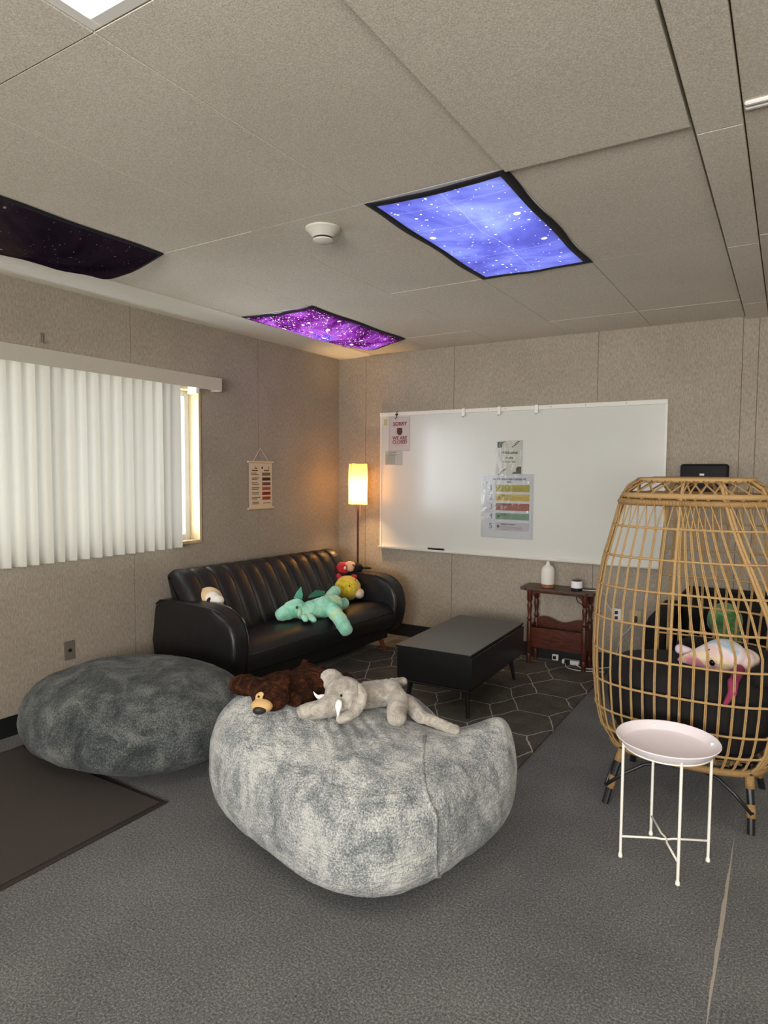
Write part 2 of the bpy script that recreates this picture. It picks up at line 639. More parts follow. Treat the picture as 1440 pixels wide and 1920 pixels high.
def caps(bm, a, b, ra, rb, flat=1.0):
    """rounded limb between two points"""
    a, b = Vector(a), Vector(b)
    n = 7
    for i in range(n + 1):
        t = i / n
        r = ra + (rb - ra) * t
        ell(bm, a.lerp(b, t), (r, r, r * flat), seg=14)


def rotz(d):
    return Matrix.Rotation(radians(d), 3, 'Z')


def euler(x, y, z):
    from mathutils import Euler
    return Euler((radians(x), radians(y), radians(z))).to_matrix()


def blob(name, bm, mat, parent=None, origin=(0, 0, 0), voxel=0.007, smooth=6, lump=0.0, lscale=20, subd=False):
    """fuse overlapping rounded forms into one continuous soft surface"""
    me = bpy.data.meshes.new('tmp'); bm.to_mesh(me); bm.free()
    o = bpy.data.objects.new('tmp', me); COL.objects.link(o)
    r = o.modifiers.new('r', 'REMESH'); r.mode = 'VOXEL'; r.voxel_size = voxel
    s = o.modifiers.new('s', 'SMOOTH'); s.iterations = smooth; s.factor = 0.5
    dg = bpy.context.evaluated_depsgraph_get()
    ev = o.evaluated_get(dg)
    me2 = bpy.data.meshes.new_from_object(ev)
    bpy.data.objects.remove(o); bpy.data.meshes.remove(me)
    if lump:
        nn = [v.normal.copy() for v in me2.vertices]
        for v, q in zip(me2.vertices, nn):
            d = noise.noise(v.co * lscale) + 0.5 * noise.noise(v.co * lscale * 2.3)
            v.co += q * d * lump
    me2.name = name
    me2.materials.clear()
    return link(name, me2, mat, parent, origin, True)


def text_mesh(txt, size, pos, rotm, mat, bold=0.0, align='CENTER', shear=0, xs=1.0):
    c = bpy.data.curves.new('t', 'FONT'); c.body = txt; c.size = size
    c.align_x = align; c.align_y = 'CENTER'; c.extrude = 0.0003; c.offset = bold; c.shear = shear
    c.resolution_u = 3
    o = bpy.data.objects.new('t', c); COL.objects.link(o)
    dg = bpy.context.evaluated_depsgraph_get()
    me = bpy.data.meshes.new_from_object(o.evaluated_get(dg))
    bpy.data.objects.remove(o); bpy.data.curves.remove(c)
    me.transform(Matrix.Diagonal((xs, 1, 1, 1)))
    me.transform(rotm.to_4x4())
    me.transform(Matrix.Translation(Vector(pos)))
    me.materials.clear()
    return me


def struct(o):
    o['kind'] = 'structure'
    return o


# ------------------------------------------------------------------ room shell
XL, YB, XR, YR, CZ = -3.693, 5.178, 3.4, -2.7, 2.58
T = 0.14
WIN = (0.95, 3.425, 0.975, 2.105)     # y0 y1 z0 z1 of the left window opening
W2 = (-1.3, 1.9, 0.95, 2.15)          # x0 x1 z0 z1 of the rear window opening, added for fill light

bm = B(); box(bm, XL - T, XR + T, YR - T, YB + T, -0.08, 0)
struct(obj('floor', bm, M['carpet']))

bm = B()
box(bm, XL - T, XL, YR - T, WIN[0], 0, CZ + 0.05); box(bm, XL - T, XL, WIN[1], YB + T, 0, CZ + 0.05)
box(bm, XL - T, XL, WIN[0], WIN[1], 0, WIN[2]); box(bm, XL - T, XL, WIN[0], WIN[1], WIN[3], CZ + 0.05)
struct(obj('wall_left', bm, M['wall']))
bm = B(); box(bm, XL, XR, YB, YB + T, 0, CZ + 0.05)
struct(obj('wall_back', bm, M['wall']))
bm = B(); box(bm, XR, XR + T, YR - T, YB + T, 0, CZ + 0.05)
struct(obj('wall_right', bm, M['wall']))
bm = B()
box(bm, XL, W2[0], YR - T, YR, 0, CZ + 0.05); box(bm, W2[1], XR, YR - T, YR, 0, CZ + 0.05)
box(bm, W2[0], W2[1], YR - T, YR, 0, W2[2]); box(bm, W2[0], W2[1], YR - T, YR, W2[3], CZ + 0.05)
struct(obj('wall_rear', bm, M['wall']))

# rear window, unseen and added to bring in fill: simple aluminium frame
bm = B()
for x in (W2[0], (W2[0] + W2[1]) / 2 - 0.02, W2[1] - 0.04):
    box(bm, x, x + 0.04, YR - 0.1, YR - 0.06, W2[2], W2[3])
box(bm, W2[0], W2[1], YR - 0.1, YR - 0.06, W2[2], W2[2] + 0.04); box(bm, W2[0], W2[1], YR - 0.1, YR - 0.06, W2[3] - 0.04, W2[3])
struct(obj('rear_fill_window', bm, M['alu']))

# left window: pale pine jambs, aluminium frame, glass
bm = B()
J = 0.022
y0, y1, z0, z1 = WIN
box(bm, XL - T, XL + 0.012, y1 - J, y1, z0, z1, 0.002)
box(bm, XL - T, XL + 0.012, y0, y0 + J, z0, z1, 0.002)
box(bm, XL - T, XL + 0.012, y0 + J, y1 - J, z1 - J, z1, 0.002)
box(bm, XL - T, XL + 0.018, y0 + J, y1 - J, z0, z0 + J, 0.002)
w1 = struct(obj('window_1', bm, M['wood_pale']))
bm = B()
for (a, b, c, d) in ((y1 - J - 0.045, y1 - J, z0 + J, z1 - J), (y0 + J, y0 + J + 0.045, z0 + J, z1 - J),
                     (y0 + J + 0.045, y1 - J - 0.045, z0 + J, z0 + J + 0.04), (y0 + J + 0.045, y1 - J - 0.045, z1 - J - 0.04, z1 - J),
                     ((y0 + y1) / 2 - 0.02, (y0 + y1) / 2 + 0.02, z0 + J + 0.04, z1 - J - 0.04)):
    box(bm, XL - T + 0.02, XL - T + 0.05, a, b, c, d, 0.003)
obj('window_frame', bm, M['alu'], w1)
bm = B(); box(bm, XL - T + 0.03, XL - T + 0.034, y0 + J, y1 - J, z0 + J, z1 - J)
obj('window_pane', bm, M['glass'], w1)

# ceiling: boards on a 0.6 x 1.2 m grid, gaps left for the light fixtures
GX = [-0.295 - 0.601 * k for k in range(0, 6)]
GX[5] = -3.30
GX.append(XL)
GY = [1.06 + 1.203 * k for k in range(-4, 4)]
GY[0] = YR; GY.append(YB)
RX = [-0.155, 0.445, 1.045, 1.645, 2.245, 2.845, XR]
FIX = {}          # cells taken by fixtures
bm = B()
fix_cells = [(-1.497, -0.896, 2.263, 3.466), (-3.30, -2.699, 3.466, 4.669), (-3.30, -2.699, 1.06, 2.263),
             (-1.497, -0.896, -0.143, 1.06), (1.045, 1.645, -0.143, 1.06), (1.045, 1.645, 2.263, 3.466), (1.045, 1.645, -2.549, -1.346)]  # last three are unseen fixtures added to brighten the room


def is_fix(xa, xb, ya, yb):
    for f in fix_cells:
        if abs((xa + xb) / 2 - (f[0] + f[1]) / 2) < 0.1 and abs((ya + yb) / 2 - (f[2] + f[3]) / 2) < 0.12:
            return True
    return False


g = 0.0016
cells = [(GX[i + 1], GX[i]) for i in range(len(GX) - 1)] + [(RX[i], RX[i + 1]) for i in range(len(RX) - 1)]
for (xa, xb) in cells:
    for j in range(len(GY) - 1):
        ya, yb = GY[j], GY[j + 1]
        if is_fix(xa, xb, ya, yb):
            continue
        drop = 0.0
        if xa > -0.95 and xb < -0.2 and j == 4:
            drop = 0.014
        drop += random.uniform(0, 0.0018)
        box(bm, xa + g, xb - g, ya + g, yb - g, CZ - drop, CZ + 0.03, 0.001, 1)
box(bm, XL - T, XR + T, YR - T, YB + T, CZ + 0.06, CZ + 0.10)
struct(obj('ceiling', bm, M['ceiling']))
# recess closing the gap above the boards
# marriage-line trim strip, one long beam in lengths, a little below the boards
bm = B()
for j in range(len(GY) - 1):
    off = 0.05
    a, b = GY[j] + (off if j else 0), GY[j + 1] + (off if j < len(GY) - 2 else 0)
    box(bm, -0.286, -0.158, a + 0.001, b - 0.001, CZ - 0.020, CZ + 0.03, 0.003, 1)
struct(obj('trim_1', bm, M['ceiling']))
bm = B()
box(bm, -0.15, 0.445, 2.215, 2.232, CZ - 0.012, CZ, 0.004, 1); box(bm, -0.15, 0.445, 2.245, 2.262, CZ - 0.010, CZ, 0.004, 1)
struct(obj('trim_2', bm, M['white_paint']))
# soft cove where the ceiling meets the left wall, window glow painted into its lighter colour
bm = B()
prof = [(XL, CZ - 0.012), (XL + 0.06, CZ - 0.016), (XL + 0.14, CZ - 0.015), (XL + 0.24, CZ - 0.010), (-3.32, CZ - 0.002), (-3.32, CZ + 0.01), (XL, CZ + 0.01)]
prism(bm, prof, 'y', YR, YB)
struct(obj('trim_3', bm, plain('cove_window_glow', rgb(238, 234, 222), 0.8), smooth=False))

# baseboards
bm = B(); box(bm, XL, XL + 0.008, YR, YB, 0, 0.115, 0.002)
struct(obj('baseboard_left', bm, M['black_base']))
bm = B(); box(bm, XL + 0.008, XR, YB - 0.008, YB, 0, 0.115, 0.002)
struct(obj('baseboard_back', bm, M['black_base']))

# ------------------------------------------------------------------ ceiling lights
M['lens'] = make_emit('light_lens', (1, 0.95, 0.86, 1), TROFFER_POWER)
M['lens_dim'] = make_emit('light_lens_behind_cloth', (1, 0.97, 0.95, 1), 2.3)
M['lens_dim2'] = make_emit('light_lens_behind_purple', (1, 0.97, 0.95, 1), 2.3)
M['lens_off'] = plain('unlit_lens', rgb(225, 222, 214), 0.4)


def fixture(cell, label, lens, z=CZ):
    x0, x1, y0, y1 = cell
    t = thing('ceiling_light', ((x0 + x1) / 2, (y0 + y1) / 2, CZ + 0.05), label, 'ceiling light', 'recessed ceiling lights')
    bm = B()
    w = 0.035
    for a in ((x0 + g, x0 + w, y0 + g, y1 - g), (x1 - w, x1 - g, y0 + g, y1 - g), (x0 + w, x1 - w, y0 + g, y0 + w), (x0 + w, x1 - w, y1 - w, y1 - g)):
        box(bm, *a, CZ, CZ + 0.05, 0.002, 1)
    obj('frame', bm, M['white_paint'], t)
    bm = B(); box(bm, x0 + w, x1 - w, y0 + w, y1 - w, CZ + 0.028, CZ + 0.04)
    obj('lens', bm, lens, t)
    return t


fixture(fix_cells[0], 'recessed ceiling light hidden above the blue star cloth', M['lens_dim'])
fixture(fix_cells[1], 'recessed ceiling light hidden above the purple star cloth near the corner', M['lens_dim2'])
fixture(fix_cells[2], 'unlit recessed ceiling light hidden above the dark sagging cloth', M['lens_off'])
fixture(fix_cells[3], 'bare lit ceiling light at the top left of the view', M['lens'])
fixture(fix_cells[4], 'added lit ceiling light out of view in the right half of the room beside the rear', M['lens'])
fixture(fix_cells[5], 'added lit ceiling light out of view in the right half of the room nearest the back wall', M['lens'])
fixture(fix_cells[6], 'added lit ceiling light out of view in the right half of the room by the rear wall', M['lens'])

blue_cloth = make_starcloth('blue_star_cloth', [(0.30, rgb(62, 62, 150)), (0.45, rgb(92, 98, 196)), (0.56, rgb(116, 128, 214)), (0.70, rgb(146, 166, 204))],
                            (1, 1, 1, 1), 22, 0.5, 0.62, 2.2, 0.115, fold=((1, 0.2), (1, -0.22), (1, -0.45), (0, 0.02)))
purple_cloth = make_starcloth('purple_star_cloth', [(0.34, rgb(56, 10, 50)), (0.45, rgb(112, 34, 136)), (0.54, rgb(160, 84, 196)), (0.62, rgb(74, 64, 190)), (0.72, rgb(104, 18, 78))],
                              (1, 0.92, 1, 1), 34, 0.5, 0.6, 3.2, 0.18)
dark_cloth = make_starcloth('dark_star_cloth', [(0.3, rgb(24, 15, 30)), (0.5, rgb(44, 34, 44)), (0.7, rgb(74, 62, 58))],
                            (0.28, 0.26, 0.32, 1), 24, 0.9, 0.05, 2.5, 0.08)
hem = plain('black_hem', rgb(14, 10, 24), 0.8)


def cloth(cell, mat, sag, label, ends=(0.3, 0.3), seed=0, wave=0.006, ext=(0, 0, 0, 0), lean=0.0, hemw=0.035):
    x0, x1, y0, y1 = cell
    x0 -= ext[0]; x1 += ext[1]; y0 -= ext[2]; y1 += ext[3]
    nx, ny = 36, 60
    cx, cy = (x0 + x1) / 2, (y0 + y1) / 2

    def P(u, v):
        s = sin(pi * u) ** 0.9
        e0 = ends[0] + (ends[1] - ends[0]) * v
        e = e0 + (1 - e0) * sin(pi * v) ** 0.6
        w = wave * noise.noise(Vector((u * 3, v * 7, seed))) * s
        pull = 0.03 * s * (0.5 - v) * 2 * (1 if sag > 0.03 else 0.35)
        x = x0 + (x1 - x0) * u + lean * s
        wob = 0.006 * sin(v * 13 + seed) * (1 if u in (0, 1) else 0.5)
        return Vector((x + wob, y0 + (y1 - y0) * v + pull, CZ - 0.004 - sag * s * e + w))

    def sheet(us, vs):
        bm = B()
        g_ = [[bm.verts.new(P(u, v)) for v in vs] for u in us]
        for i in range(len(us) - 1):
            for j in range(len(vs) - 1):
                bm.faces.new((g_[i][j], g_[i + 1][j], g_[i + 1][j + 1], g_[i][j + 1]))
        return bm
    t = thing('light_cover', (cx, cy, CZ), label, 'light cover', 'star print cloths over the ceiling lights')
    hu, hv = hemw / (x1 - x0), hemw / (y1 - y0)
    us = [hu + (1 - 2 * hu) * i / nx for i in range(nx + 1)]
    vs = [hv + (1 - 2 * hv) * j / ny for j in range(ny + 1)]
    obj('printed_cloth', sheet(us, vs), mat, t, smooth=True, recalc=False)
    # hem: four strips with a little thickness
    bm = B()
    for (ua, ub, va, vb, n1, n2) in ((0, hu, 0, 1, 2, ny), (1 - hu, 1, 0, 1, 2, ny), (hu, 1 - hu, 0, hv, nx, 2), (hu, 1 - hu, 1 - hv, 1, nx, 2)):
        ga = [[P(ua + (ub - ua) * i / n1, va + (vb - va) * j / n2) for j in range(n2 + 1)] for i in range(n1 + 1)]
        lo = [[bm.verts.new(p + Vector((0, 0, -0.0015))) for p in r] for r in ga]
        hi = [[bm.verts.new(p + Vector((0, 0, 0.0015))) for p in r] for r in ga]
        for i in range(n1):
            for j in range(n2):
                bm.faces.new((lo[i][j], lo[i + 1][j], lo[i + 1][j + 1], lo[i][j + 1]))
                bm.faces.new((hi[i][j], hi[i][j + 1], hi[i + 1][j + 1], hi[i + 1][j]))
        for i in range(n1):
            bm.faces.new((lo[i][0], hi[i][0], hi[i + 1][0], lo[i + 1][0])); bm.faces.new((lo[i][n2], lo[i + 1][n2], hi[i + 1][n2], hi[i][n2]))
        for j in range(n2):
            bm.faces.new((lo[0][j], lo[0][j + 1], hi[0][j + 1], hi[0][j])); bm.faces.new((lo[n1][j], hi[n1][j], hi[n1][j + 1], lo[n1][j + 1]))
    obj('hem', bm, hem, t, smooth=True)
    return t


cloth(fix_cells[0], blue_cloth, 0.012, 'blue star print cloth glowing over the largest ceiling light', (0.4, 0.4), 1, 0.006)
cloth(fix_cells[1], purple_cloth, 0.075, 'purple star print cloth glowing on the ceiling near the corner', (0.05, 0.75), 2, 0.02, (0.0, 0.02, 0.02, 0), 0.02, 0.02)
cloth(fix_cells[2], dark_cloth, 0.10, 'dark unlit star print cloth sagging from the ceiling above the window blind', (0.75, 0.75), 3, 0.012, (0, 0.02, 0, 0), -0.02, 0.012)

# smoke detector
t = thing('smoke_detector', (-1.80, 2.40, CZ), 'round white smoke detector on the ceiling left of the blue cloth', 'smoke detector')
bm = B(); lathe(bm, [(0.078, 0), (0.078, -0.008), (0.070, -0.014), (0.052, -0.034), (0.046, -0.040), (0.046, -0.042)], (-1.80, 2.40, CZ), 40)
obj('housing', bm, cmat(205, 200, 188, 0.45), t, smooth=False, auto=True)
bm = B(); lathe(bm, [(0.041, -0.042), (0.041, -0.050)], (-1.80, 2.40, CZ), 32)
obj('vent_ring', bm, cmat(30, 28, 26), t, auto=True)
bm = B(); lathe(bm, [(0.046, -0.050), (0.046, -0.055), (0.030, -0.062), (0, -0.064)], (-1.80, 2.40, CZ), 40)
obj('cap', bm, cmat(214, 209, 198, 0.4), t, auto=True)

# ------------------------------------------------------------------ vertical blind on the left window
t = thing('vertical_blind', (XL + 0.06, 2.2, 2.12), 'off white vertical blind closed over the left window', 'blind')
bm = B()
VX = XL + 0.116
box(bm, VX - 0.004, VX, 0.85, 3.535, 2.088, 2.180, 0.001)
box(bm, XL + 0.001, VX - 0.004, 3.531, 3.535, 2.088, 2.180)
obj('valance', bm, cmat(196, 188, 172, 0.6), t)
bm = B(); box(bm, XL + 0.045, XL + 0.070, 0.9, 3.42, 2.105, 2.135, 0.003)
obj('head_rail', bm, M['white_paint'], t)
bm = B(); box(bm, XL + 0.012, XL + 0.10, 3.30, 3.33, 2.05, 2.105, 0.003)
obj('end_bracket', bm, M['white_paint'], t)
vy = 0.98
vi = 0
gaps = [0.076, 0.073, 0.080, 0.060, 0.076, 0.072, 0.079, 0.074, 0.077, 0.072, 0.070, 0.074]
while vy < 3.19:
    ang = radians(63 + 3 * sin(vi * 1.7))
    W = 0.093
    if vy > 3.04: ang = radians(82)
    bm = B()
    nseg = 6
    rows = []
    c = Vector((XL + 0.068, vy, 0))
    sway = 0.004 * sin(vi * 2.1)
    for zi in range(9):
        z = 0.963 + (2.10 - 0.963) * zi / 8
        a2 = ang + 0.05 * sin(vi * 1.3) * (1 - zi / 8)
        d = Vector((cos(a2), sin(a2), 0)); nn = Vector((-sin(a2), cos(a2), 0))
        row = []
        for k in range(nseg + 1):
            s = (k / nseg - 0.5)
            bow = 0.016 * (1 - 4 * s * s)
            row.append(c + d * s * W + nn * bow + Vector((0, sway * (1 - zi / 8), z)))
        rows.append(row)
    th = Vector((0.0008, 0, 0))
    fr = [[bm.verts.new(p) for p in r] for r in rows]
    for i in range(8):
        for k in range(nseg):
            bm.faces.new((fr[i][k], fr[i][k + 1], fr[i + 1][k + 1], fr[i + 1][k]))
    obj('vane', bm, M['vane'], t, smooth=True, recalc=False)
    vy += gaps[vi % len(gaps)] + 0.006
    vi += 1

# small metal hanger above the valance
bm = B(); tube(bm, [(XL + 0.004, 2.238, 2.285), (XL + 0.004, 2.238, 2.235), (XL + 0.02, 2.238, 2.228), (XL + 0.022, 2.238, 2.242)], 0.004, 6)
box(bm, XL, XL + 0.004, 2.228, 2.248, 2.235, 2.29)
tag(obj('wall_hook', bm, cmat(120, 112, 100, 0.4), origin=(XL, 2.238, 2.23)), 'small metal hook on the wall above the blind valance', 'hook')


def outlet_plate(name, c, axis, w, h, col, label, holes='duplex'):
    """wall plate on the left wall (axis x) or back wall (axis y)"""
    t = thing(name, c, label, 'wall outlet')
    bm = B()
    if axis == 'x':
        box(bm, c[0], c[0] + 0.006, c[1] - w / 2, c[1] + w / 2, c[2] - h / 2, c[2] + h / 2, 0.002)
    else:
        box(bm, c[0] - w / 2, c[0] + w / 2, c[1] - 0.006, c[1], c[2] - h / 2, c[2] + h / 2, 0.002)
    obj('plate', bm, col, t)
    bm = B()
    if axis == 'x':
        lathe_pts = [(0.011, 0), (0.011, 0.004)]
        lathe(bm, lathe_pts, (0, 0, 0), 6)
        for v in bm.verts:
            v.co = Vector((c[0] + 0.006 + v.co.z, c[1] + v.co.x, c[2] + v.co.y))
    else:
        for dz in (-0.02, 0.02):
            box(bm, c[0] - 0.012, c[0] + 0.012, c[1] - 0.008, c[1] - 0.006, c[2] + dz - 0.012, c[2] + dz + 0.012, 0.003)
    obj('socket', bm, cmat(28, 26, 24) if axis == 'x' else cmat(60, 55, 52), t)
    return t


outlet_plate('wall_outlet', (XL, 2.36, 0.408), 'x', 0.068, 0.116, cmat(108, 100, 90, 0.4), 'brown metal outlet plate on the left wall above the dark beanbag')
outlet_plate('wall_outlet', (-1.085, YB, 0.42), 'y', 0.070, 0.10, M['white_paint'], 'white outlet plate low on the back wall, seen through the wicker cage')

# plug-in freshener beside it
pia = t = thing('plug_in_adapter', (-0.95, YB, 0.42), 'beige plug-in adapter on the back wall behind the wicker chair', 'adapter')
bm = B(); box(bm, -0.99, -0.905, YB - 0.006, YB, 0.37, 0.47, 0.003); obj('plate', bm, cmat(186, 168, 132), t)
bm = B(); box(bm, -0.965, -0.93, YB - 0.035, YB - 0.006, 0.385, 0.43, 0.006); obj('plug', bm, cmat(70, 62, 52), t)

# black box on the wall above the wicker chair
t = thing('wall_speaker', (-0.508, YB, 1.44), 'black rounded box on the back wall right of the whiteboard', 'wall box')
bm = B(); box(bm, -0.662, -0.354, YB - 0.07, YB, 1.33, 1.573, 0.02, 3); obj('case', bm, cmat(18, 16, 16, 0.6), t, auto=True)
bm = B(); box(bm, -0.535, -0.505, YB - 0.074, YB - 0.069, 1.49, 1.505, 0.002); obj('button', bm, M['white_paint'], t)

# ------------------------------------------------------------------ banner on the left wall
t = thing('hanging_banner', (XL, 4.067, 1.585), 'cream cloth banner of colour swatches hanging by a cord on the left wall', 'banner')
cream = cmat(214, 192, 160, 0.85, bmp=0.4)
bm = B(); box(bm, XL + 0.006, XL + 0.009, 3.930, 4.204, 1.20, 1.575); obj('cloth', bm, cream, t)
for z in (1.577, 1.200):
    bm = B(); tube(bm, [(XL + 0.009, 3.915, z), (XL + 0.009, 4.218, z)], 0.009, 10); obj('rod', bm, cmat(216, 190, 150, 0.6), t, auto=True)
bm = B(); tube(bm, [(XL + 0.012, 3.975, 1.585), (XL + 0.006, 4.065, 1.69), (XL + 0.012, 4.155, 1.585)], 0.0022, 6); obj('cord', bm, cmat(225, 210, 190), t)
cols = [(118, 92, 66), (72, 50, 50), (122, 66, 60), (160, 78, 68), (130, 36, 24), (150, 60, 40)]
for i, cc in enumerate(cols):
    z = 1.478 - i * 0.0395
    bm = B(); box(bm, XL + 0.009, XL + 0.0105, 4.082, 4.182, z - 0.013, z + 0.013)
    obj('swatch', bm, cmat(*cc), t)
ink = cmat(96, 70, 50)
random.seed(3)
for i in range(7):
    bm = B()
    z = 1.482 - i * 0.0395
    for r in range(2):
        a = 3.952 + random.uniform(0, 0.015); b = 4.05 - random.uniform(0, 0.03)
        y = a
        while y < b:
            w = random.uniform(0.006, 0.014)
            box(bm, XL + 0.009, XL + 0.0102, y, y + w, z - 0.010 + r * 0.012, z - 0.004 + r * 0.012)
            y += w + 0.003
    obj('printed_line', bm, ink, t)
bm = B()
for (a, b, z, h) in ((3.995, 4.003, 1.53, 0.02), (4.008, 4.02, 1.525, 0.010), (4.075, 4.092, 1.53, 0.018), (4.16, 4.166, 1.53, 0.022), (3.962, 4.03, 1.508, 0.009), (4.105, 4.165, 1.508, 0.009)):
    box(bm, XL + 0.009, XL + 0.0102, a, b, z - h / 2, z + h / 2)
for a in (4.095, 4.14):
    box(bm, XL + 0.009, XL + 0.0102, a, a + 0.04, 1.238, 1.243)
obj('printed_heading', bm, ink, t)

# ------------------------------------------------------------------ whiteboard
WB = (-3.205, -0.770, 0.810, 2.030)
t = thing('whiteboard', ((WB[0] + WB[1]) / 2, YB, WB[2]), 'large white enamel whiteboard on the back wall', 'whiteboard')
bm = B(); box(bm, WB[0], WB[1], YB - 0.016, YB, WB[2], WB[3]); obj('panel', bm, M['board'], t)
fm = cmat(222, 218, 208, 0.4)
bm = B()
box(bm, WB[0] - 0.008, WB[0] + 0.010, YB - 0.024, YB, WB[2], WB[3] + 0.005, 0.002)
obj('side_frame', bm, fm, t)
bm = B()
box(bm, WB[1] - 0.010, WB[1] + 0.008, YB - 0.024, YB, WB[2], WB[3] + 0.005, 0.002)
obj('side_frame', bm, fm, t)
bm = B(); box(bm, WB[0] - 0.008, WB[1] + 0.008, YB - 0.030, YB, WB[3] - 0.022, WB[3] + 0.012, 0.003)
obj('map_rail', bm, fm, t)
bm = B()
prism(bm, [(YB - 0.052, WB[2] + 0.012), (YB - 0.052, WB[2] + 0.004), (YB - 0.046, WB[2] - 0.008), (YB, WB[2] - 0.012), (YB, WB[2] + 0.008), (YB - 0.045, WB[2] + 0.006)], 'x', WB[0] - 0.008, WB[1] + 0.008)
obj('tray', bm, fm, t)
for x in (-3.185, -2.15, -1.62, -1.35, -1.05, -2.0):
    bm = B(); ell(bm, (x, YB - 0.031, WB[3] - 0.004), 0.0035, seg=8)
    obj('screw', bm, cmat(90, 84, 78, 0.4), t, smooth=True)

# map clips on the rail
for i, (x, lab) in enumerate(((-2.372, 'white clip on the whiteboard rail, leftmost of the three'), (-2.052, 'white clip on the whiteboard rail, the middle one above the welcome sign'),
                              (-1.735, 'white clip on the whiteboard rail, rightmost of the three'))):
    t = thing('map_clip', (x, YB - 0.03, WB[3]), lab, 'clip', 'white clips on the whiteboard rail')
    bm = B(); box(bm, x - 0.014, x + 0.014, YB - 0.044, YB - 0.029, WB[3] - 0.050, WB[3] + 0.016, 0.004); obj('body', bm, M['white_paint'], t)
    bm = B(); tube(bm, [(x - 0.009, YB - 0.05, WB[3] - 0.052), (x, YB - 0.052, WB[3] - 0.062), (x + 0.009, YB - 0.05, WB[3] - 0.052)], 0.002, 6); obj('hook', bm, cmat(150, 146, 140, 0.3), t)

# marker lying on the tray
t = thing('marker', (-2.62, YB - 0.036, WB[2] + 0.02), 'black marker lying on the whiteboard tray', 'marker')
bm = B(); tube(bm, [(-2.70, YB - 0.036, WB[2] + 0.018), (-2.60, YB - 0.036, WB[2] + 0.018)], 0.008, 12); obj('barrel', bm, cmat(40, 40, 42, 0.4), t, auto=True)
bm = B(); tube(bm, [(-2.60, YB - 0.036, WB[2] + 0.018), (-2.545, YB - 0.036, WB[2] + 0.018)], 0.0088, 12); obj('cap', bm, cmat(16, 16, 18, 0.3), t, auto=True)

RB = Matrix.Rotation(radians(90), 3, 'X')      # text standing on the back wall
YF = YB - 0.0175


def letters(parent, name, items, mat):
    """items: (text, size, x, z, bold, xscale) fused into one mesh"""
    for it in items:
        bm = B()
        txt, size, x, z = it[:4]
        bold = it[4] if len(it) > 4 else 0
        xs = it[5] if len(it) > 5 else 1
        al = it[6] if len(it) > 6 else 'CENTER'
        sh = it[7] if len(it) > 7 else 0
        y = it[8] if len(it) > 8 else YF - 0.004
        me = text_mesh(txt, size, (x, y, z), RB, mat, bold, al, sh, xs)
        bm.from_mesh(me); bpy.data.meshes.remove(me)
        obj(name, bm, mat, parent, recalc=False)


# closed sign
t = thing('closed_sign', (-3.005, YF, 1.85), 'pale pink laminated sign reading SORRY WE ARE CLOSED on the whiteboard', 'sign')
bm = B(); box(bm, -3.112, -2.906, YF - 0.002, YF, 1.700, 1.990); obj('sheet', bm, cmat(226, 208, 202, 0.5), t)
red = cmat(140, 40, 44)
letters(t, 'lettering', [('SORRY', 0.047, -3.005, 1.935, 0.0012, 0.98), ('WE ARE', 0.043, -3.005, 1.808, 0.0012, 0.98), ('CLOSED', 0.043, -3.005, 1.772, 0.0012, 0.95)], red)
bm = B(); ell(bm, (-3.008, YF - 0.003, 1.868), (0.030, 0.0015, 0.034)); box(bm, -3.034, -2.982, YF - 0.0045, YF - 0.002, 1.878, 1.90, 0.0); obj('picture', bm, cmat(92, 44, 38), t)
bm = B()
for k in range(8): box(bm, -3.06 + k * 0.014, -3.05 + k * 0.014, YF - 0.003, YF - 0.002, 1.744, 1.747)
obj('small_print', bm, cmat(150, 110, 104), t)
bm = B(); box(bm, -3.122, -2.898, YF - 0.006, YF - 0.0055, 1.690, 1.998); obj('plastic_sleeve', bm, M['film'], t)
t2 = thing('binder_clip', (-3.035, YB - 0.03, 2.03), 'small black clip holding the closed sign on the whiteboard rail', 'clip')
bm = B(); tube(bm, [(-3.03, YB - 0.034, 2.048), (-3.028, YB - 0.04, 2.02), (-3.036, YB - 0.036, 1.995), (-3.046, YB - 0.034, 1.98)], 0.004, 6); box(bm, -3.042, -3.018, YB - 0.044, YB - 0.03, 2.012, 2.026, 0.003)
obj('body', bm, cmat(50, 42, 36, 0.4), t2)

# yellow sticker
bm = B(); box(bm, -3.175, -3.14, YF - 0.0015, YF, 1.925, 1.985)
for k in range(6): box(bm, -3.172, -3.145, YF - 0.002, YF - 0.001, 1.93 + k * 0.009, 1.933 + k * 0.009, mat=1)
tag(obj('sticker', bm, [cmat(196, 188, 150), cmat(150, 140, 96)], origin=(-3.157, YF, 1.95)), 'tiny yellow sticker at the top left corner of the whiteboard', 'sticker')

# clear sleeve with a note
t = thing('plastic_sleeve', (-3.06, YF, 1.64), 'clear plastic sleeve with a grey note below the closed sign', 'sleeve')
bm = B(); box(bm, -3.155, -3.055, YF - 0.0015, YF, 1.575, 1.665); obj('note', bm, cmat(178, 180, 168), t)
bm = B()
box(bm, -3.125, -3.045, YF - 0.002, YF - 0.001, 1.676, 1.681, rot=euler(0, -6, 0)); box(bm, -3.115, -3.03, YF - 0.002, YF - 0.001, 1.656, 1.659, rot=euler(0, -2, 0))
obj('print', bm, cmat(96, 96, 94), t)
bm = B(); box(bm, -3.16, -2.975, YF - 0.004, YF - 0.0035, 1.562, 1.694, 0.0); obj('film', bm, M['film'], t)

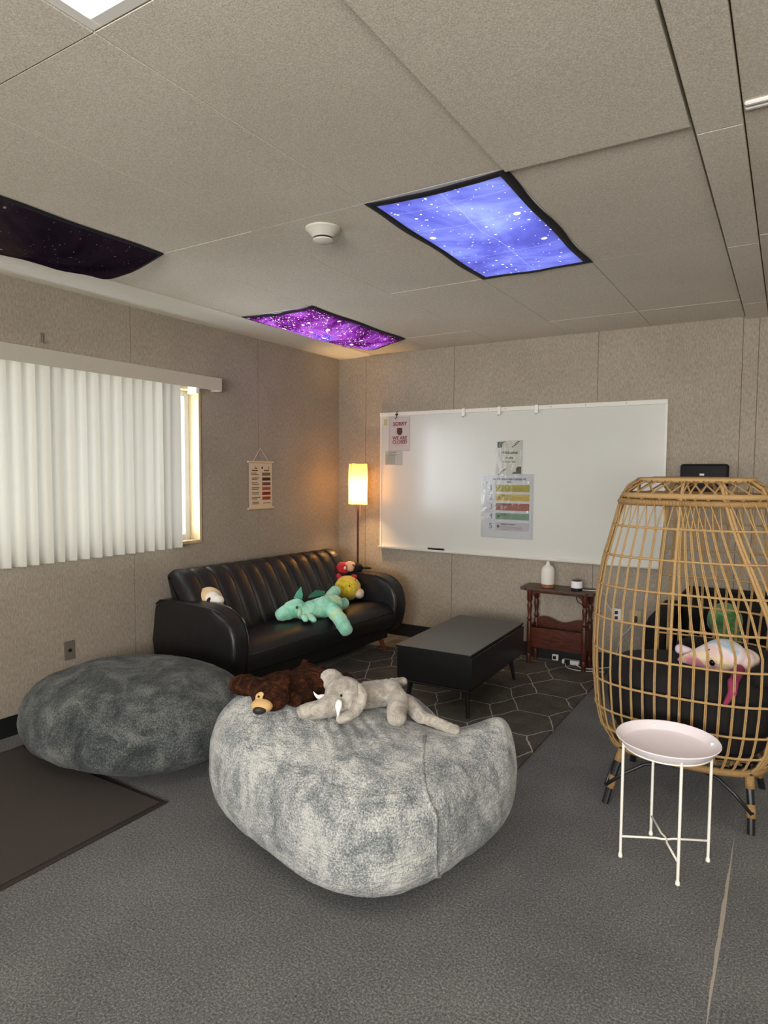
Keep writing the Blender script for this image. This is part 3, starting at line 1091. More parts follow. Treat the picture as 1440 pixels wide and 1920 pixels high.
# welcome sign
t = thing('welcome_sign', (-1.963, YF, 1.626), 'welcome sign with dark green leaf corners on the whiteboard', 'sign')
bm = B(); box(bm, -2.070, -1.857, YF - 0.002, YF, 1.492, 1.760); obj('sheet', bm, cmat(205, 200, 184, 0.4), t)
green = cmat(50, 60, 30)
y_a, y_b = YF - 0.0035, YF - 0.002
def leafpoly(pts):
    bm = B(); prism(bm, pts, 'y', y_a, y_b); obj('leaf_blot', bm, green, t)
leafpoly([(-2.068, 1.758), (-1.99, 1.758), (-2.015, 1.750), (-2.025, 1.735), (-2.028, 1.712), (-2.050, 1.706), (-2.068, 1.712)])
leafpoly([(-1.859, 1.494), (-1.94, 1.494), (-1.925, 1.508), (-1.905, 1.512), (-1.902, 1.540), (-1.890, 1.552), (-1.859, 1.552)])
for (cx_, cz_, sx_) in ((-1.900, 1.735, 1), (-2.030, 1.512, -1)):
    bm = B()
    for k in range(5):
        u = (k - 2) * 0.012
        a = Vector((cx_ + u, 0, cz_ + u * 0.9))
        prism(bm, [(a.x, a.z), (a.x - 0.012 * sx_, a.z + 0.006 * sx_), (a.x - 0.022 * sx_, a.z + 0.002), (a.x - 0.012, a.z - 0.004)], 'y', y_a, y_b)
    tube(bm, [(cx_ - 0.03, y_a + 0.0005, cz_ - 0.027), (cx_ + 0.03, y_a + 0.0005, cz_ + 0.027)], 0.0012, 5)
    obj('leaf_sprig', bm, green, t)
letters(t, 'lettering', [('Welcome', 0.036, -1.965, 1.668, 0.0006, 1.0, 'CENTER', 0.3), ('to the', 0.026, -1.962, 1.625, 0.0004, 1, 'CENTER', 0.3), ('Wellness Center', 0.0175, -1.962, 1.592, 0.0002, 1, 'CENTER', 0.3)], cmat(52, 50, 44))
bm = B(); box(bm, -2.082, -1.846, YF - 0.006, YF - 0.0055, 1.484, 1.768); obj('plastic_sleeve', bm, M['film'], t)

# numbered poster
t = thing('rules_poster', (-1.975, YF, 1.22), 'numbered poster with green, yellow, red and teal bars on the whiteboard', 'poster')
bm = B(); box(bm, -2.185, -1.765, YF - 0.002, YF, 0.970, 1.480); obj('sheet', bm, cmat(206, 204, 204, 0.5), t)
bars = [((1.345, 1.402), (168, 158, 44)), ((1.270, 1.325), (200, 170, 74)), ((1.190, 1.250), (158, 88, 78)), ((1.115, 1.168), (112, 150, 122)), ((1.022, 1.090), (190, 184, 188))]
for (za, zb), cc in bars:
    bm = B(); box(bm, -2.075, -1.785, YF - 0.003, YF - 0.002, za, zb); obj('colour_bar', bm, cmat(*cc), t)
letters(t, 'heading', [('IN THE WELLNESS CENTER WE', 0.0215, -1.955, 1.448, 0.0006, 0.95), ('ARE...', 0.021, -1.955, 1.425, 0.0006, 0.95)], cmat(58, 58, 62))
letters(t, 'numerals', [(str(k + 1), 0.066, -2.117, (bars[k][0][0] + bars[k][0][1]) / 2, 0.0, 1.0) for k in range(5)], cmat(118, 112, 112))
letters(t, 'bar_titles', [('SAFE', 0.017, -2.022, 1.392, 0.0004, 1, 'LEFT'), ('Welcoming', 0.017, -2.022, 1.314, 0.0004, 1, 'LEFT'), ('Respectful', 0.017, -2.022, 1.238, 0.0004, 1, 'LEFT'),
                          ('KIND', 0.017, -2.022, 1.157, 0.0004, 1, 'LEFT'), ('Mindful of others', 0.017, -2.022, 1.076, 0.0004, 1, 'LEFT')], cmat(66, 60, 50))
bm = B()
random.seed(9)
for (za, zb), cc in bars:
    for r in range(3):
        x = -2.022; z = za + 0.010 + r * 0.0105
        end = -1.79 - random.uniform(0, 0.10)
        while x < end:
            w = random.uniform(0.006, 0.016); box(bm, x, x + w, YF - 0.0035, YF - 0.003, z, z + 0.0028); x += w + 0.004
obj('small_print', bm, cmat(126, 112, 88), t)
bm = B()
for (za, zb), cc in bars:
    ell(bm, (-2.050, YF - 0.003, (za + zb) / 2), (0.012, 0.001, 0.013), seg=12)
obj('bullet', bm, cmat(112, 96, 84), t, smooth=True)
bm = B(); box(bm, -2.205, -1.748, YF - 0.007, YF - 0.0065, 0.958, 1.492); obj('plastic_sleeve', bm, M['film'], t)
for (x, z, lab) in ((-2.165, 1.418, 'upper left'), (-1.790, 1.425, 'upper right'), (-2.165, 1.195, 'lower left'), (-1.795, 1.185, 'lower right')):
    bm = B(); lathe(bm, [(0.009, 0), (0.010, 0.004), (0.006, 0.010), (0.009, 0.016), (0, 0.018)], (0, 0, 0), 14)
    for v in bm.verts: v.co = Vector((x + v.co.x, YF - 0.007 - v.co.z, z + v.co.y))
    tag(obj('push_pin_magnet', bm, cmat(228, 230, 232, 0.15), origin=(x, YF, z), auto=True), 'clear round magnet at the %s of the numbered poster' % lab, 'magnet', 'clear magnets on the numbered poster')

# ------------------------------------------------------------------ rug and mat
bm = B(); box(bm, -2.95, -1.115, 2.83, 5.06, 0.0005, 0.012, 0.003)
tag(obj('area_rug', bm, M['rug'], origin=(-2.03, 3.8, 0)), 'dark grey rug with thin cream hexagon lines under the black coffee table', 'rug')
t = thing('floor_mat', (-2.9, 1.2, 0), 'dark brown entrance mat with rubber border on the carpet at left', 'mat')
bm = B(); box(bm, -3.50, -2.34, 0.2, 1.955, 0.001, 0.008, 0.003); obj('rubber_border', bm, M['matedge'], t)
bm = B(); box(bm, -3.475, -2.365, 0.2, 1.930, 0.008, 0.013, 0.002); obj('pile', bm, M['mat'], t)

# ------------------------------------------------------------------ black sofa
SY0, SY1 = 2.92, 4.80
t = thing('sofa', (-3.2, 3.8, 0), 'black leather sofa with channelled back along the left wall', 'sofa')
sofa = t
arm_prof = [(-3.575, 0.19), (-3.585, 0.35), (-3.58, 0.53), (-3.56, 0.60), (-3.51, 0.632), (-3.40, 0.640), (-3.10, 0.640), (-2.98, 0.636), (-2.90, 0.620), (-2.84, 0.588), (-2.795, 0.54), (-2.768, 0.475),
            (-2.760, 0.40), (-2.768, 0.32), (-2.790, 0.245), (-2.82, 0.185)]


def arm(ya, yb):
    bm = B(); prism(bm, arm_prof, 'y', ya, yb, 0.032, 4)
    return bm


for (ya, yb) in ((SY0, SY0 + 0.135), (SY1 - 0.15, SY1)):
    a = obj('armrest', arm(ya, yb), M['leather'], t, auto=True)
    for yy in (ya + 0.012, yb - 0.012):
        s = 0.995
        cxm, czm = -3.14, 0.41
        pts = [((p[0] - cxm) * s + cxm, yy, (p[1] - czm) * s + czm) for p in arm_prof[3:]]
        bm = B(); tube(bm, pts, 0.0045, 6); obj('piping', bm, M['leather'], a, smooth=True)
# seat
bm = B()
sy0, sy1 = SY0 + 0.13, SY1 - 0.15
prof = [(-3.45, 0.22), (-3.45, 0.40), (-3.10, 0.415), (-2.93, 0.42), (-2.85, 0.412), (-2.805, 0.385), (-2.785, 0.345), (-2.78, 0.28), (-2.79, 0.235), (-2.81, 0.22)]
ny = 60
rows = []
for j in range(ny + 1):
    y = sy0 + (sy1 - sy0) * j / ny
    row = []
    for (x, z) in prof:
        w = 0.006 * noise.noise(Vector((x * 3, y * 3, 1))) if z > 0.3 else 0
        row.append(bm.verts.new((x, y, z + w)))
    rows.append(row)
for j in range(ny):
    for k in range(len(prof)):
        k2 = (k + 1) % len(prof)
        bm.faces.new((rows[j][k], rows[j + 1][k], rows[j + 1][k2], rows[j][k2]))
bm.faces.new(rows[0]); bm.faces.new(list(reversed(rows[-1])))
obj('seat_cushion', bm, M['leather'], t, auto=True)
bm = B(); tube(bm, [(-2.785, sy0, 0.345), (-2.785, sy1, 0.345)], 0.004, 6); obj('seat_piping', bm, M['leather'], t, smooth=True)
bm = B(); box(bm, -3.55, -2.84, sy0, sy1, 0.125, 0.22, 0.01); obj('seat_frame', bm, M['leather'], t)
# back with vertical channels
bm = B()
BA = Vector((-3.13, 0, 0.40)); BT = Vector((-3.375, 0, 0.775)); BT2 = Vector((-3.505, 0, 0.815)); BBk = Vector((-3.36, 0, 0.36))
by0, by1 = SY0 + 0.07, SY1 - 0.13
nch = 12; ny = nch * 12
def back_row(y, t_):
    # rounded loop in x-z, bulging between the stitched channels
    ph = (t_ * nch) % 1.0
    bul = 0.024 * (abs(sin(pi * ph)) ** 0.38)
    edge = min(t_, 1 - t_) * (by1 - by0)
    er = min(1.0, edge / 0.05)
    shrink = 1 - (1 - sqrt(max(0, 1 - (1 - er) ** 2))) * 0.5
    base = [(-3.145, 0.34, 0.1), (-3.150, 0.40, 0.4), (-3.185, 0.47, 0.9), (-3.225, 0.55, 1), (-3.270, 0.63, 1), (-3.315, 0.70, 1), (-3.360, 0.76, 1), (-3.395, 0.792, 0.9), (-3.440, 0.812, 0.7),
            (-3.495, 0.815, 0.4), (-3.530, 0.80, 0.1), (-3.540, 0.77, 0), (-3.49, 0.62, 0), (-3.43, 0.48, 0), (-3.37, 0.34, 0)]
    cx_, cz_ = -3.35, 0.58
    out = []
    for i, (x, z, w) in enumerate(base):
        a, b = base[i - 1], base[(i + 1) % len(base)]
        tx, tz = b[0] - a[0], b[1] - a[1]
        l = sqrt(tx * tx + tz * tz); nx_, nz_ = (tz / l, -tx / l)
        if nx_ * (x - cx_) + nz_ * (z - cz_) < 0: nx_, nz_ = -nx_, -nz_
        wob = 0.004 * noise.noise(Vector((y * 9, z * 9, 4))) * w
        X = x + nx_ * (bul * w + wob); Z = z + nz_ * (bul * w + wob)
        d = 0.05 * (1 - shrink) * 2
        X -= nx_ * d; Z -= nz_ * d
        out.append((X, y, Z))
    return out
rows = []
for j in range(ny + 1):
    t_ = j / ny
    rows.append([bm.verts.new(p) for p in back_row(by0 + (by1 - by0) * t_, t_)])
K = len(rows[0])
for j in range(ny):
    for k in range(K):
        k2 = (k + 1) % K
        bm.faces.new((rows[j][k], rows[j + 1][k], rows[j + 1][k2], rows[j][k2]))
bm.faces.new(rows[0]); bm.faces.new(list(reversed(rows[-1])))
obj('backrest', bm, M['leather'], t, auto=True)
for (x, y, dx, dy) in ((-2.87, 4.56, 0.03, 0.05), (-3.50, 4.66, -0.03, 0.03), (-2.87, 3.04, 0.03, -0.04), (-3.50, 2.98, -0.03, -0.03)):
    bm = B(); tube(bm, [(x, y, 0.18), (x + dx, y + dy, 0.013)], 0.02, 12, radii=[0.026, 0.014]); obj('leg', bm, M['legwood'], t, auto=True)

sofa.location.x = -3.215
sofa.rotation_euler.z = radians(-4.2)      # far end stands a little out from the wall

# ------------------------------------------------------------------ coffee table
ct = thing('coffee_table', (-1.833, 4.03, 0.012), 'low black rectangular coffee table with splayed legs on the hexagon rug', 'coffee table')
Rt = rotz(1.8)
def ctp(x, y, z): 
    v = Rt @ Vector((x, y, 0)); return Vector((-1.833 + v.x, 4.03 + v.y, z))
def ctbox(name, x0, x1, y0, y1, z0, z1, bev=0.002, parent=ct, mat=None):
    bm = B(); box(bm, x0, x1, y0, y1, z0, z1, bev)
    for v in bm.verts: v.co = ctp(v.co.x, v.co.y, v.co.z)
    return obj(name, bm, mat or M['ctable'], parent)
ctbox('tabletop', -0.252, 0.252, -0.505, 0.505, 0.404, 0.420)
body = ctbox('body', -0.244, 0.244, -0.498, 0.498, 0.205, 0.403)
ctbox('bottom_board', -0.252, 0.252, -0.505, 0.505, 0.192, 0.204)
for (xx, s) in ((0.2445, 1),):
    for (a, b) in ((-0.497, 0.497),):
        ctbox('drawer_front', xx, xx + 0.012, a, b, 0.210, 0.398)
for (x, y) in ((-0.19, -0.40), (0.19, -0.40), (-0.19, 0.40), (0.19, 0.40)):
    bm = B(); tube(bm, [ctp(x, y, 0.193), ctp(x * 1.12, y * 1.08, 0.0135)], 0.014, 12, radii=[0.017, 0.011]); obj('leg', bm, M['cmetal'], ct, auto=True)

# ------------------------------------------------------------------ brown side table
wt = thing('side_table', (-1.475, 5.02, 0.012), 'dark mahogany side table with turned legs and trough under the whiteboard', 'side table')
bm = B()
pts = []
for (x, y) in ((-1.765, 4.925), (-1.755, 4.90), (-1.72, 4.905), (-1.70, 4.885), (-1.25, 4.885), (-1.23, 4.905), (-1.195, 4.90), (-1.185, 4.925), (-1.20, 4.95), (-1.185, 4.99),
               (-1.185, 5.11), (-1.20, 5.135), (-1.75, 5.135), (-1.765, 5.11), (-1.765, 4.99), (-1.75, 4.95)):
    pts.append((x, y))
prism(bm, pts, 'z', 0.592, 0.614, 0.005, 2)
obj('tabletop', bm, M['mahog_top'], wt, auto=True)
bm = B(); ap = [(-1.70, 0.592), (-1.70, 0.55), (-1.665, 0.545), (-1.655, 0.560), (-1.63, 0.575), (-1.32, 0.575), (-1.295, 0.560), (-1.285, 0.545), (-1.25, 0.55), (-1.25, 0.592)]
prism(bm, ap, 'y', 4.925, 4.94); prism(bm, ap, 'y', 5.095, 5.11)
obj('apron', bm, M['mahog'], wt)
legprof = [(0.018, 0.0), (0.016, 0.03), (0.022, 0.06), (0.014, 0.08), (0.020, 0.10), (0.020, 0.32), (0.014, 0.335), (0.021, 0.355), (0.013, 0.375), (0.017, 0.42), (0.022, 0.46), (0.014, 0.485), (0.022, 0.50), (0.022, 0.582)]
for (x, y) in ((-1.688, 4.935), (-1.262, 4.935), (-1.688, 5.10), (-1.262, 5.10)):
    bm = B(); lathe(bm, legprof, (x, y, 0.012), 14); obj('leg', bm, M['mahog'], wt, auto=True)
bm = B()
def scal(n, x0, x1, zb, zt, amp):
    top = [(x0 + (x1 - x0) * i / n, zt + amp * sin(i / n * pi * 3) * (1) + amp * 0.5 * cos(i / n * pi * 2)) for i in range(n + 1)]
    return [(x0, zb)] + top + [(x1, zb)]
prism(bm, [(-1.67, 0.145), (-1.67, 0.300), (-1.28, 0.300), (-1.28, 0.145)], 'y', 4.928, 4.940)
obj('trough_front', bm, M['mahog'], wt)
bm = B(); prism(bm, scal(24, -1.67, -1.28, 0.15, 0.345, 0.012), 'y', 5.09, 5.102); obj('trough_back', bm, M['mahog'], wt)
bm = B(); box(bm, -1.67, -1.28, 4.94, 5.09, 0.150, 0.160); obj('trough_floor', bm, M['mahog'], wt)
bm = B()
for x in (-1.694, -1.268): box(bm, x, x + 0.012, 4.945, 5.09, 0.15, 0.31)
obj('trough_side', bm, M['mahog'], wt)

# diffuser
d = thing('aroma_diffuser', (-1.567, 4.99, 0.614), 'white bottle-shaped diffuser with copper base on the mahogany side table', 'diffuser')
bm = B(); lathe(bm, [(0.050, 0.028), (0.052, 0.035), (0.052, 0.125), (0.048, 0.148), (0.036, 0.165), (0.018, 0.176), (0.013, 0.190), (0.012, 0.203), (0.006, 0.205), (0.006, 0.19)], (-1.567, 4.99, 0.614), 36)
obj('cover', bm, cmat(222, 216, 204, 0.6), d, auto=True)
bm = B(); lathe(bm, [(0.046, 0), (0.051, 0.004), (0.051, 0.028)], (-1.567, 4.99, 0.614), 36); obj('base', bm, cmat(140, 84, 56, 0.35), d, auto=True)
s = thing('smart_speaker', (-1.34, 4.985, 0.614), 'small white round speaker with black base on the mahogany side table', 'speaker')
bm = B(); lathe(bm, [(0.036, 0.018), (0.043, 0.022), (0.041, 0.066), (0.037, 0.072)], (-1.34, 4.985, 0.614), 32); obj('body', bm, cmat(232, 228, 230, 0.5), s, auto=True)
bm = B(); lathe(bm, [(0.036, 0.072), (0.034, 0.076), (0, 0.076)], (-1.34, 4.985, 0.614), 32); obj('top', bm, cmat(52, 50, 50, 0.4), s, auto=True)
bm = B(); lathe(bm, [(0.040, 0), (0.042, 0.004), (0.040, 0.018)], (-1.34, 4.985, 0.614), 32); obj('base', bm, cmat(26, 25, 25, 0.5), s, auto=True)

# cords
def cord(name, pts, r, mat, parent, label, sm=6):
    P = [Vector(p) for p in pts]
    out = []
    for i in range(len(P) - 1):
        p0, p1, p2, p3 = P[max(i - 1, 0)], P[i], P[i + 1], P[min(i + 2, len(P) - 1)]
        for k in range(sm):
            u = k / sm
            out.append(0.5 * ((2 * p1) + (-p0 + p2) * u + (2 * p0 - 5 * p1 + 4 * p2 - p3) * u * u + (-p0 + 3 * p1 - 3 * p2 + p3) * u ** 3))
    out.append(P[-1])
    bm = B(); tube(bm, out, r, 6)
    o = obj(name, bm, mat, parent, smooth=True); o['label'] = label
    return o
wc = cmat(222, 220, 214, 0.5)
# power adapters on the floor
ad = thing('power_adapter', (-1.53, 5.11, 0.012), 'white plug with a black front lying by the baseboard, left of the other plug', 'adapter', 'plugs on the floor under the side table')
bm = B(); box(bm, -1.555, -1.505, 5.10, 5.13, 0.013, 0.063, 0.006); obj('body', bm, M['white_paint'], ad)
bm = B(); box(bm, -1.545, -1.520, 5.092, 5.10, 0.025, 0.050, 0.003); obj('socket', bm, cmat(24, 22, 22), ad)
ps = thing('power_strip', (-1.40, 5.07, 0.012), 'white power strip with black plug on the rug under the side table', 'power strip', 'plugs on the floor under the side table')
bm = B(); box(bm, -1.46, -1.33, 5.05, 5.10, 0.013, 0.048, 0.006); obj('body', bm, M['white_paint'], ps)
bm = B(); box(bm, -1.435, -1.395, 5.03, 5.052, 0.016, 0.052, 0.006); obj('plug', bm, cmat(26, 24, 26), ps)

cord('power_cord', [(-1.30, 4.995, 0.62), (-1.24, 5.01, 0.618), (-1.175, 5.03, 0.617), (-1.15, 5.08, 0.58), (-1.14, 5.13, 0.50), (-1.09, 5.165, 0.42)], 0.0028, wc, s, 'white cord running from the round speaker to the wall outlet')
cord('power_cord', [(-1.39, 5.15, 0.60), (-1.38, 5.155, 0.50), (-1.33, 5.16, 0.47), (-1.27, 5.165, 0.44), (-1.20, 5.165, 0.42)], 0.003, cmat(40, 38, 36, 0.5), s, 'thin black cord hanging behind the mahogany side table')
cord('power_cord', [(-1.40, 5.10, 0.03), (-1.33, 5.03, 0.018), (-1.25, 5.01, 0.017), (-1.18, 5.05, 0.02), (-1.10, 5.11, 0.03)], 0.0035, wc, ad, 'white cord lying on the rug behind the side table leg')
cord('power_cord', [(-1.44, 5.08, 0.03), (-1.40, 4.97, 0.016), (-1.31, 4.93, 0.016), (-1.22, 4.95, 0.016), (-1.12, 5.00, 0.016)], 0.003, wc, ps, 'white cord looping on the rug in front of the side table leg')
cord('power_cord', [(-0.95, 5.13, 0.40), (-0.98, 5.12, 0.33), (-1.03, 5.13, 0.27), (-1.06, 5.15, 0.18), (-1.08, 5.15, 0.05)], 0.003, wc, pia, 'white cord hanging from the beige adapter behind the wicker chair')

# ------------------------------------------------------------------ floor lamp
lx, ly = -3.315, 4.945
lamp = thing('floor_lamp', (lx, ly, 0), 'slim floor lamp with glowing paper shade in the room corner', 'floor lamp')
bm = B(); lathe(bm, [(0.115, 0), (0.115, 0.012), (0.10, 0.02), (0.012, 0.026), (0, 0.026)], (lx, ly, 0), 32); obj('base', bm, M['cmetal'], lamp, auto=True)
bm = B(); tube(bm, [(lx, ly, 0.02), (lx, ly, 1.28)], 0.009, 12); obj('pole', bm, cmat(74, 34, 26, 0.35), lamp, auto=True)
shade_mat = make_translucent('paper_shade', rgb(246, 216, 150), 0.40)
bm = B()
n = 40; zz = [1.208, 1.25, 1.33, 1.42, 1.50, 1.578]
rw = []
for z in zz:
    ring = []
    for k in range(n):
        a = 2 * pi * k / n
        r = 0.086 + 0.002 * sin(z * 22 + a * 2) - 0.002 * (z > 1.5)
        r *= 1 + 0.03 * cos(4 * a)
        ring.append(bm.verts.new((lx + r * cos(a), ly + r * sin(a), z)))
    rw.append(ring)
for a, b in zip(rw, rw[1:]):
    for k in range(n):
        bm.faces.new((a[k], a[(k + 1) % n], b[(k + 1) % n], b[k]))
sh = obj('lamp_shade', bm, shade_mat, lamp, smooth=True, recalc=False)
a = radians(-78 - 22)
bm = B(); tube(bm, [(lx + 0.089 * cos(a), ly + 0.089 * sin(a), 1.21), (lx + 0.0885 * cos(a), ly + 0.0885 * sin(a), 1.40), (lx + 0.087 * cos(a), ly + 0.087 * sin(a), 1.575)], 0.0018, 5); obj('shade_seam', bm, cmat(60, 40, 20), sh)
bm = B()
for z in (1.21, 1.576):
    pts = [(lx + 0.085 * cos(2 * pi * k / 32), ly + 0.085 * sin(2 * pi * k / 32), z) for k in range(32)]
    tube(bm, pts, 0.002, 5, closed=True)
for k in range(3):
    q = 2 * pi * k / 3; tube(bm, [(lx, ly, 1.21), (lx + 0.085 * cos(q), ly + 0.085 * sin(q), 1.21)], 0.0015, 5)
obj('shade_ring', bm, M['cmetal'], sh)
bm = B(); ell(bm, (lx, ly, 1.325), (0.024, 0.024, 0.032)); obj('bulb', bm, make_emit('warm_bulb', (1, 0.62, 0.27, 1), 75), lamp, smooth=True)
bm = B(); tube(bm, [(lx + 0.03, ly - 0.01, 1.22), (lx + 0.03, ly - 0.01, 1.12)], 0.0018, 5); ell(bm, (lx + 0.03, ly - 0.01, 1.115), 0.004, seg=8); obj('pull_chain', bm, cmat(220, 200, 170, 0.4), lamp)
pl = bpy.data.lights.new('lamp_bulb_light', 'POINT'); pl.energy = LAMP_POWER; pl.color = (1, 0.60, 0.26); pl.shadow_soft_size = 0.04
po = bpy.data.objects.new('lamp_bulb_light', pl); COL.objects.link(po); po.location = (lx, ly, 1.33)

# ------------------------------------------------------------------ beanbags
def sg(c, e):
    return math.copysign(abs(c) ** e, c)


def beanbag(p, topf, nu=260, nv=130, wrink=None):
    a, b, e1, e2, tap, tap2, rot, cx, cy = p
    bm = B(); rows = []
    for i in range(nv + 1):
        v = -pi / 2 + pi * i / nv
        cv, sv = sg(cos(v), e1), sg(sin(v), e1)
        row = []
        for j in range(nu):
            u = 2 * pi * j / nu
            x = a * cv * sg(cos(u), e2); y = b * cv * sg(sin(u), e2)
            z = (sv + 1) / 2
            k = 1 - tap * (1 - z) ** 2 - tap2 * z ** 2
            x *= k; y *= k
            x, y = x * cos(rot) - y * sin(rot), x * sin(rot) + y * cos(rot)
            x += cx; y += cy
            row.append(Vector((x, y, max(0.0, z * topf(x, y)))))
            if i in (0, nv): break
        rows.append(row)
    if wrink:
        cen = Vector((cx, cy, 0.25))
        for row in rows:
            for k in range(len(row)):
                q = row[k]
                d = wrink(q)
                if q.z < 0.02: d = min(d, 0)
                n_ = (q - cen).normalized()
                row[k] = Vector((q.x + n_.x * d, q.y + n_.y * d, max(0, q.z + n_.z * d)))
    R_ = [[bm.verts.new(q) for q in r] for r in rows]
    for i in range(nv):
        A, C_ = R_[i], R_[i + 1]
        for j in range(nu):
            j2 = (j + 1) % nu
            if len(A) == 1: bm.faces.new((A[0], C_[j2], C_[j]))
            elif len(C_) == 1: bm.faces.new((A[j], A[j2], C_[0]))
            else: bm.faces.new((A[j], A[j2], C_[j2], C_[j]))
    return bm


def gs(x, y, cx, cy, s, t):
    return exp(-((x - cx) / s) ** 2 - ((y - cy) / t) ** 2)


def ctop(x, y):
    return 0.5 + 0.119 * gs(x, y, -1.9, 2.0, .3, .4) - 0.146 * gs(x, y, -1.217, 2.726, .16, .3) + 0.166 * gs(x, y, -0.918, 2.642, .14, .25)


def wr1(q):
    a = 0.010 * noise.noise(Vector((q.x * 3, q.y * 3, q.z * 4)))
    b = 0.006 * noise.noise(Vector((q.x * 4 + q.y * 4, 3, q.z * 30))) * max(0, noise.noise(Vector((q.x * 2.5, q.y * 2.5, q.z * 3 + 7))) + 0.35)
    c = 0.004 * (1 - abs(noise.noise(Vector((q.x * 12, q.y * 12, q.z * 12)))) * 2)
    # gathers running down from where the toys press
    g_ = 0
    if q.z > 0.38:
        w = gs(q.x, q.y, -1.55, 2.0, .25, .2)
        g_ = 0.008 * w * sin((q.x * 0.8 + q.y) * 95)
    return a + b + c + g_


pC = (0.593, 0.521, 0.603, 0.58, 0.015, 0.044, -0.213, -1.491, 2.25)
furC = pattern_surface('light_grey_plush', rgb(92, 99, 101), rgb(150, 153, 152), rgb(200, 199, 193), 7.5, (1.3, 1.3, 0.9), bscale=170, bstr=1.0, mid=0.47, sheen=0.2, bdist=0.008, wr=0.5, grain=1.1)
c_t = thing('beanbag', (-1.49, 2.25, 0), 'large light grey fuzzy beanbag in the middle of the floor under the bear and elephant', 'beanbag')
bmC = beanbag(pC, ctop, wrink=wr1)
bvhC = BVHTree.FromBMesh(bmC)
obj('cover', bmC, furC, c_t, smooth=True)
# stitched seam down the right part of the front
pts = []
for k in range(24):
    f = k / 23
    x = -1.128 + 0.135 * min(1, f * 2.2) ; z = 0.56 - 0.50 * f
    # cast from outside towards the middle of the bag
    tgt = Vector((-1.30, 2.3, z * 0.9))
    src = Vector((x + 0.32, 0.9, 0.75 - 0.62 * f))
    d_ = (Vector((x, 2.0, z)) - src).normalized()
    h = bvhC.ray_cast(src, d_)
    if h[0]: pts.append(h[0] + h[1] * -0.001 if h[1].dot(d_) > 0 else h[0] + h[1] * 0.001)
bm = B(); tube(bm, pts, 0.008, 6); obj('seam', bm, furC, c_t, smooth=True)

furL = pattern_surface('dark_grey_plush', rgb(44, 48, 49), rgb(76, 80, 80), rgb(118, 120, 115), 5.0, (1.4, 1.4, 1.4), bscale=150, bstr=1.0, mid=0.5, sheen=0.1, bdist=0.008, grain=0.95)
def wr2(q):
    a = 0.018 * noise.noise(Vector((q.x * 2.2, q.y * 2.2, q.z * 3)))
    r = noise.noise(Vector((q.x * 6, q.y * 6, q.z * 6 + 5)))
    b = 0.012 * (1 - min(1, abs(r) * 3)) * (0.4 + 0.6 * gs(q.x, q.y, -3.25, 2.1, .35, .35))
    c = 0.004 * noise.noise(Vector((q.x * 20, q.y * 20, q.z * 20)))
    return a + b + c
pL = (0.66, 0.533, 0.742, 0.906, 0.0, 0.185, 0.073, -2.96, 2.282)
l_t = thing('beanbag', (-2.96, 2.282, 0), 'low round dark grey plush beanbag against the left wall', 'beanbag')
obj('cover', beanbag(pL, lambda x, y: 0.456, wrink=wr2), furL, l_t, smooth=True)

# ------------------------------------------------------------------ bear lying on the light beanbag
furB = pattern_surface('brown_bear_fur', rgb(22, 10, 5), rgb(56, 28, 14), rgb(98, 56, 28), 22, (1, 1, 1), bscale=200, bstr=1.0, sheen=0.0, bdist=0.008, grain=0.7)
bo = (-1.75, 2.05, 0.55)
bt = thing('teddy_bear', bo, 'floppy dark brown plush bear lying face down on the light grey beanbag', 'plush toy')
bm = B()
ell(bm, (-1.718, 1.948, 0.615), (0.078, 0.074, 0.058))
ell(bm, (-1.782, 1.935, 0.655), 0.024); ell(bm, (-1.682, 1.985, 0.662), 0.027)      # ears
caps(bm, (-1.75, 2.00, 0.600), (-1.755, 2.27, 0.590), 0.086, 0.090, 0.55)           # body
ell(bm, (-1.80, 2.10, 0.610), (0.080, 0.12, 0.042)); ell(bm, (-1.72, 2.20, 0.605), (0.085, 0.14, 0.045))
caps(bm, (-1.81, 2.00, 0.612), (-1.925, 2.00, 0.608), 0.048, 0.050, 0.85)           # arm
caps(bm, (-1.925, 2.00, 0.608), (-1.95, 2.06, 0.60), 0.050, 0.04, 0.8)
caps(bm, (-1.67, 2.04, 0.585), (-1.655, 2.16, 0.578), 0.040, 0.040, 0.8)              # other arm
caps(bm, (-1.70, 2.26, 0.585), (-1.66, 2.37, 0.57), 0.050, 0.042, 0.8)               # legs
caps(bm, (-1.82, 2.26, 0.595), (-1.86, 2.38, 0.585), 0.048, 0.040, 0.8)
ell(bm, (-1.826, 2.30, 0.640), 0.018)
for q in range(60):                                                                 # matted tufts
    a_ = random.random(); b_ = random.uniform(-1, 1)
    ell(bm, (-1.755 + 0.075 * b_, 2.0 + 0.30 * a_, 0.638 - 0.03 * b_ * b_), (random.uniform(0.008, 0.02), random.uniform(0.012, 0.03), 0.011), rotz(random.uniform(-60, 60)), seg=8)
blob('body', bm, furB, bt, voxel=0.005, smooth=2, lump=0.005, lscale=45)
bm = B(); ell(bm, (-1.700, 1.876, 0.600), (0.043, 0.036, 0.028), rotz(35)); ell(bm, (-1.710, 1.889, 0.628), (0.028, 0.016, 0.022), rotz(35))
blob('muzzle', bm, cmat(204, 166, 112, 0.9, bmp=0.4), bt, voxel=0.004, smooth=3)
bm = B(); ell(bm, (-1.688, 1.848, 0.592), (0.026, 0.012, 0.016), rotz(35)); obj('nose', bm, cmat(44, 36, 33, 0.5), bt, smooth=True)
for (ex, ey) in ((-1.710, 1.868), (-1.694, 1.880)):
    bm = B(); ell(bm, (ex, ey, 0.636), 0.0045, seg=10); obj('eye', bm, cmat(14, 10, 8, 0.2), bt, smooth=True)

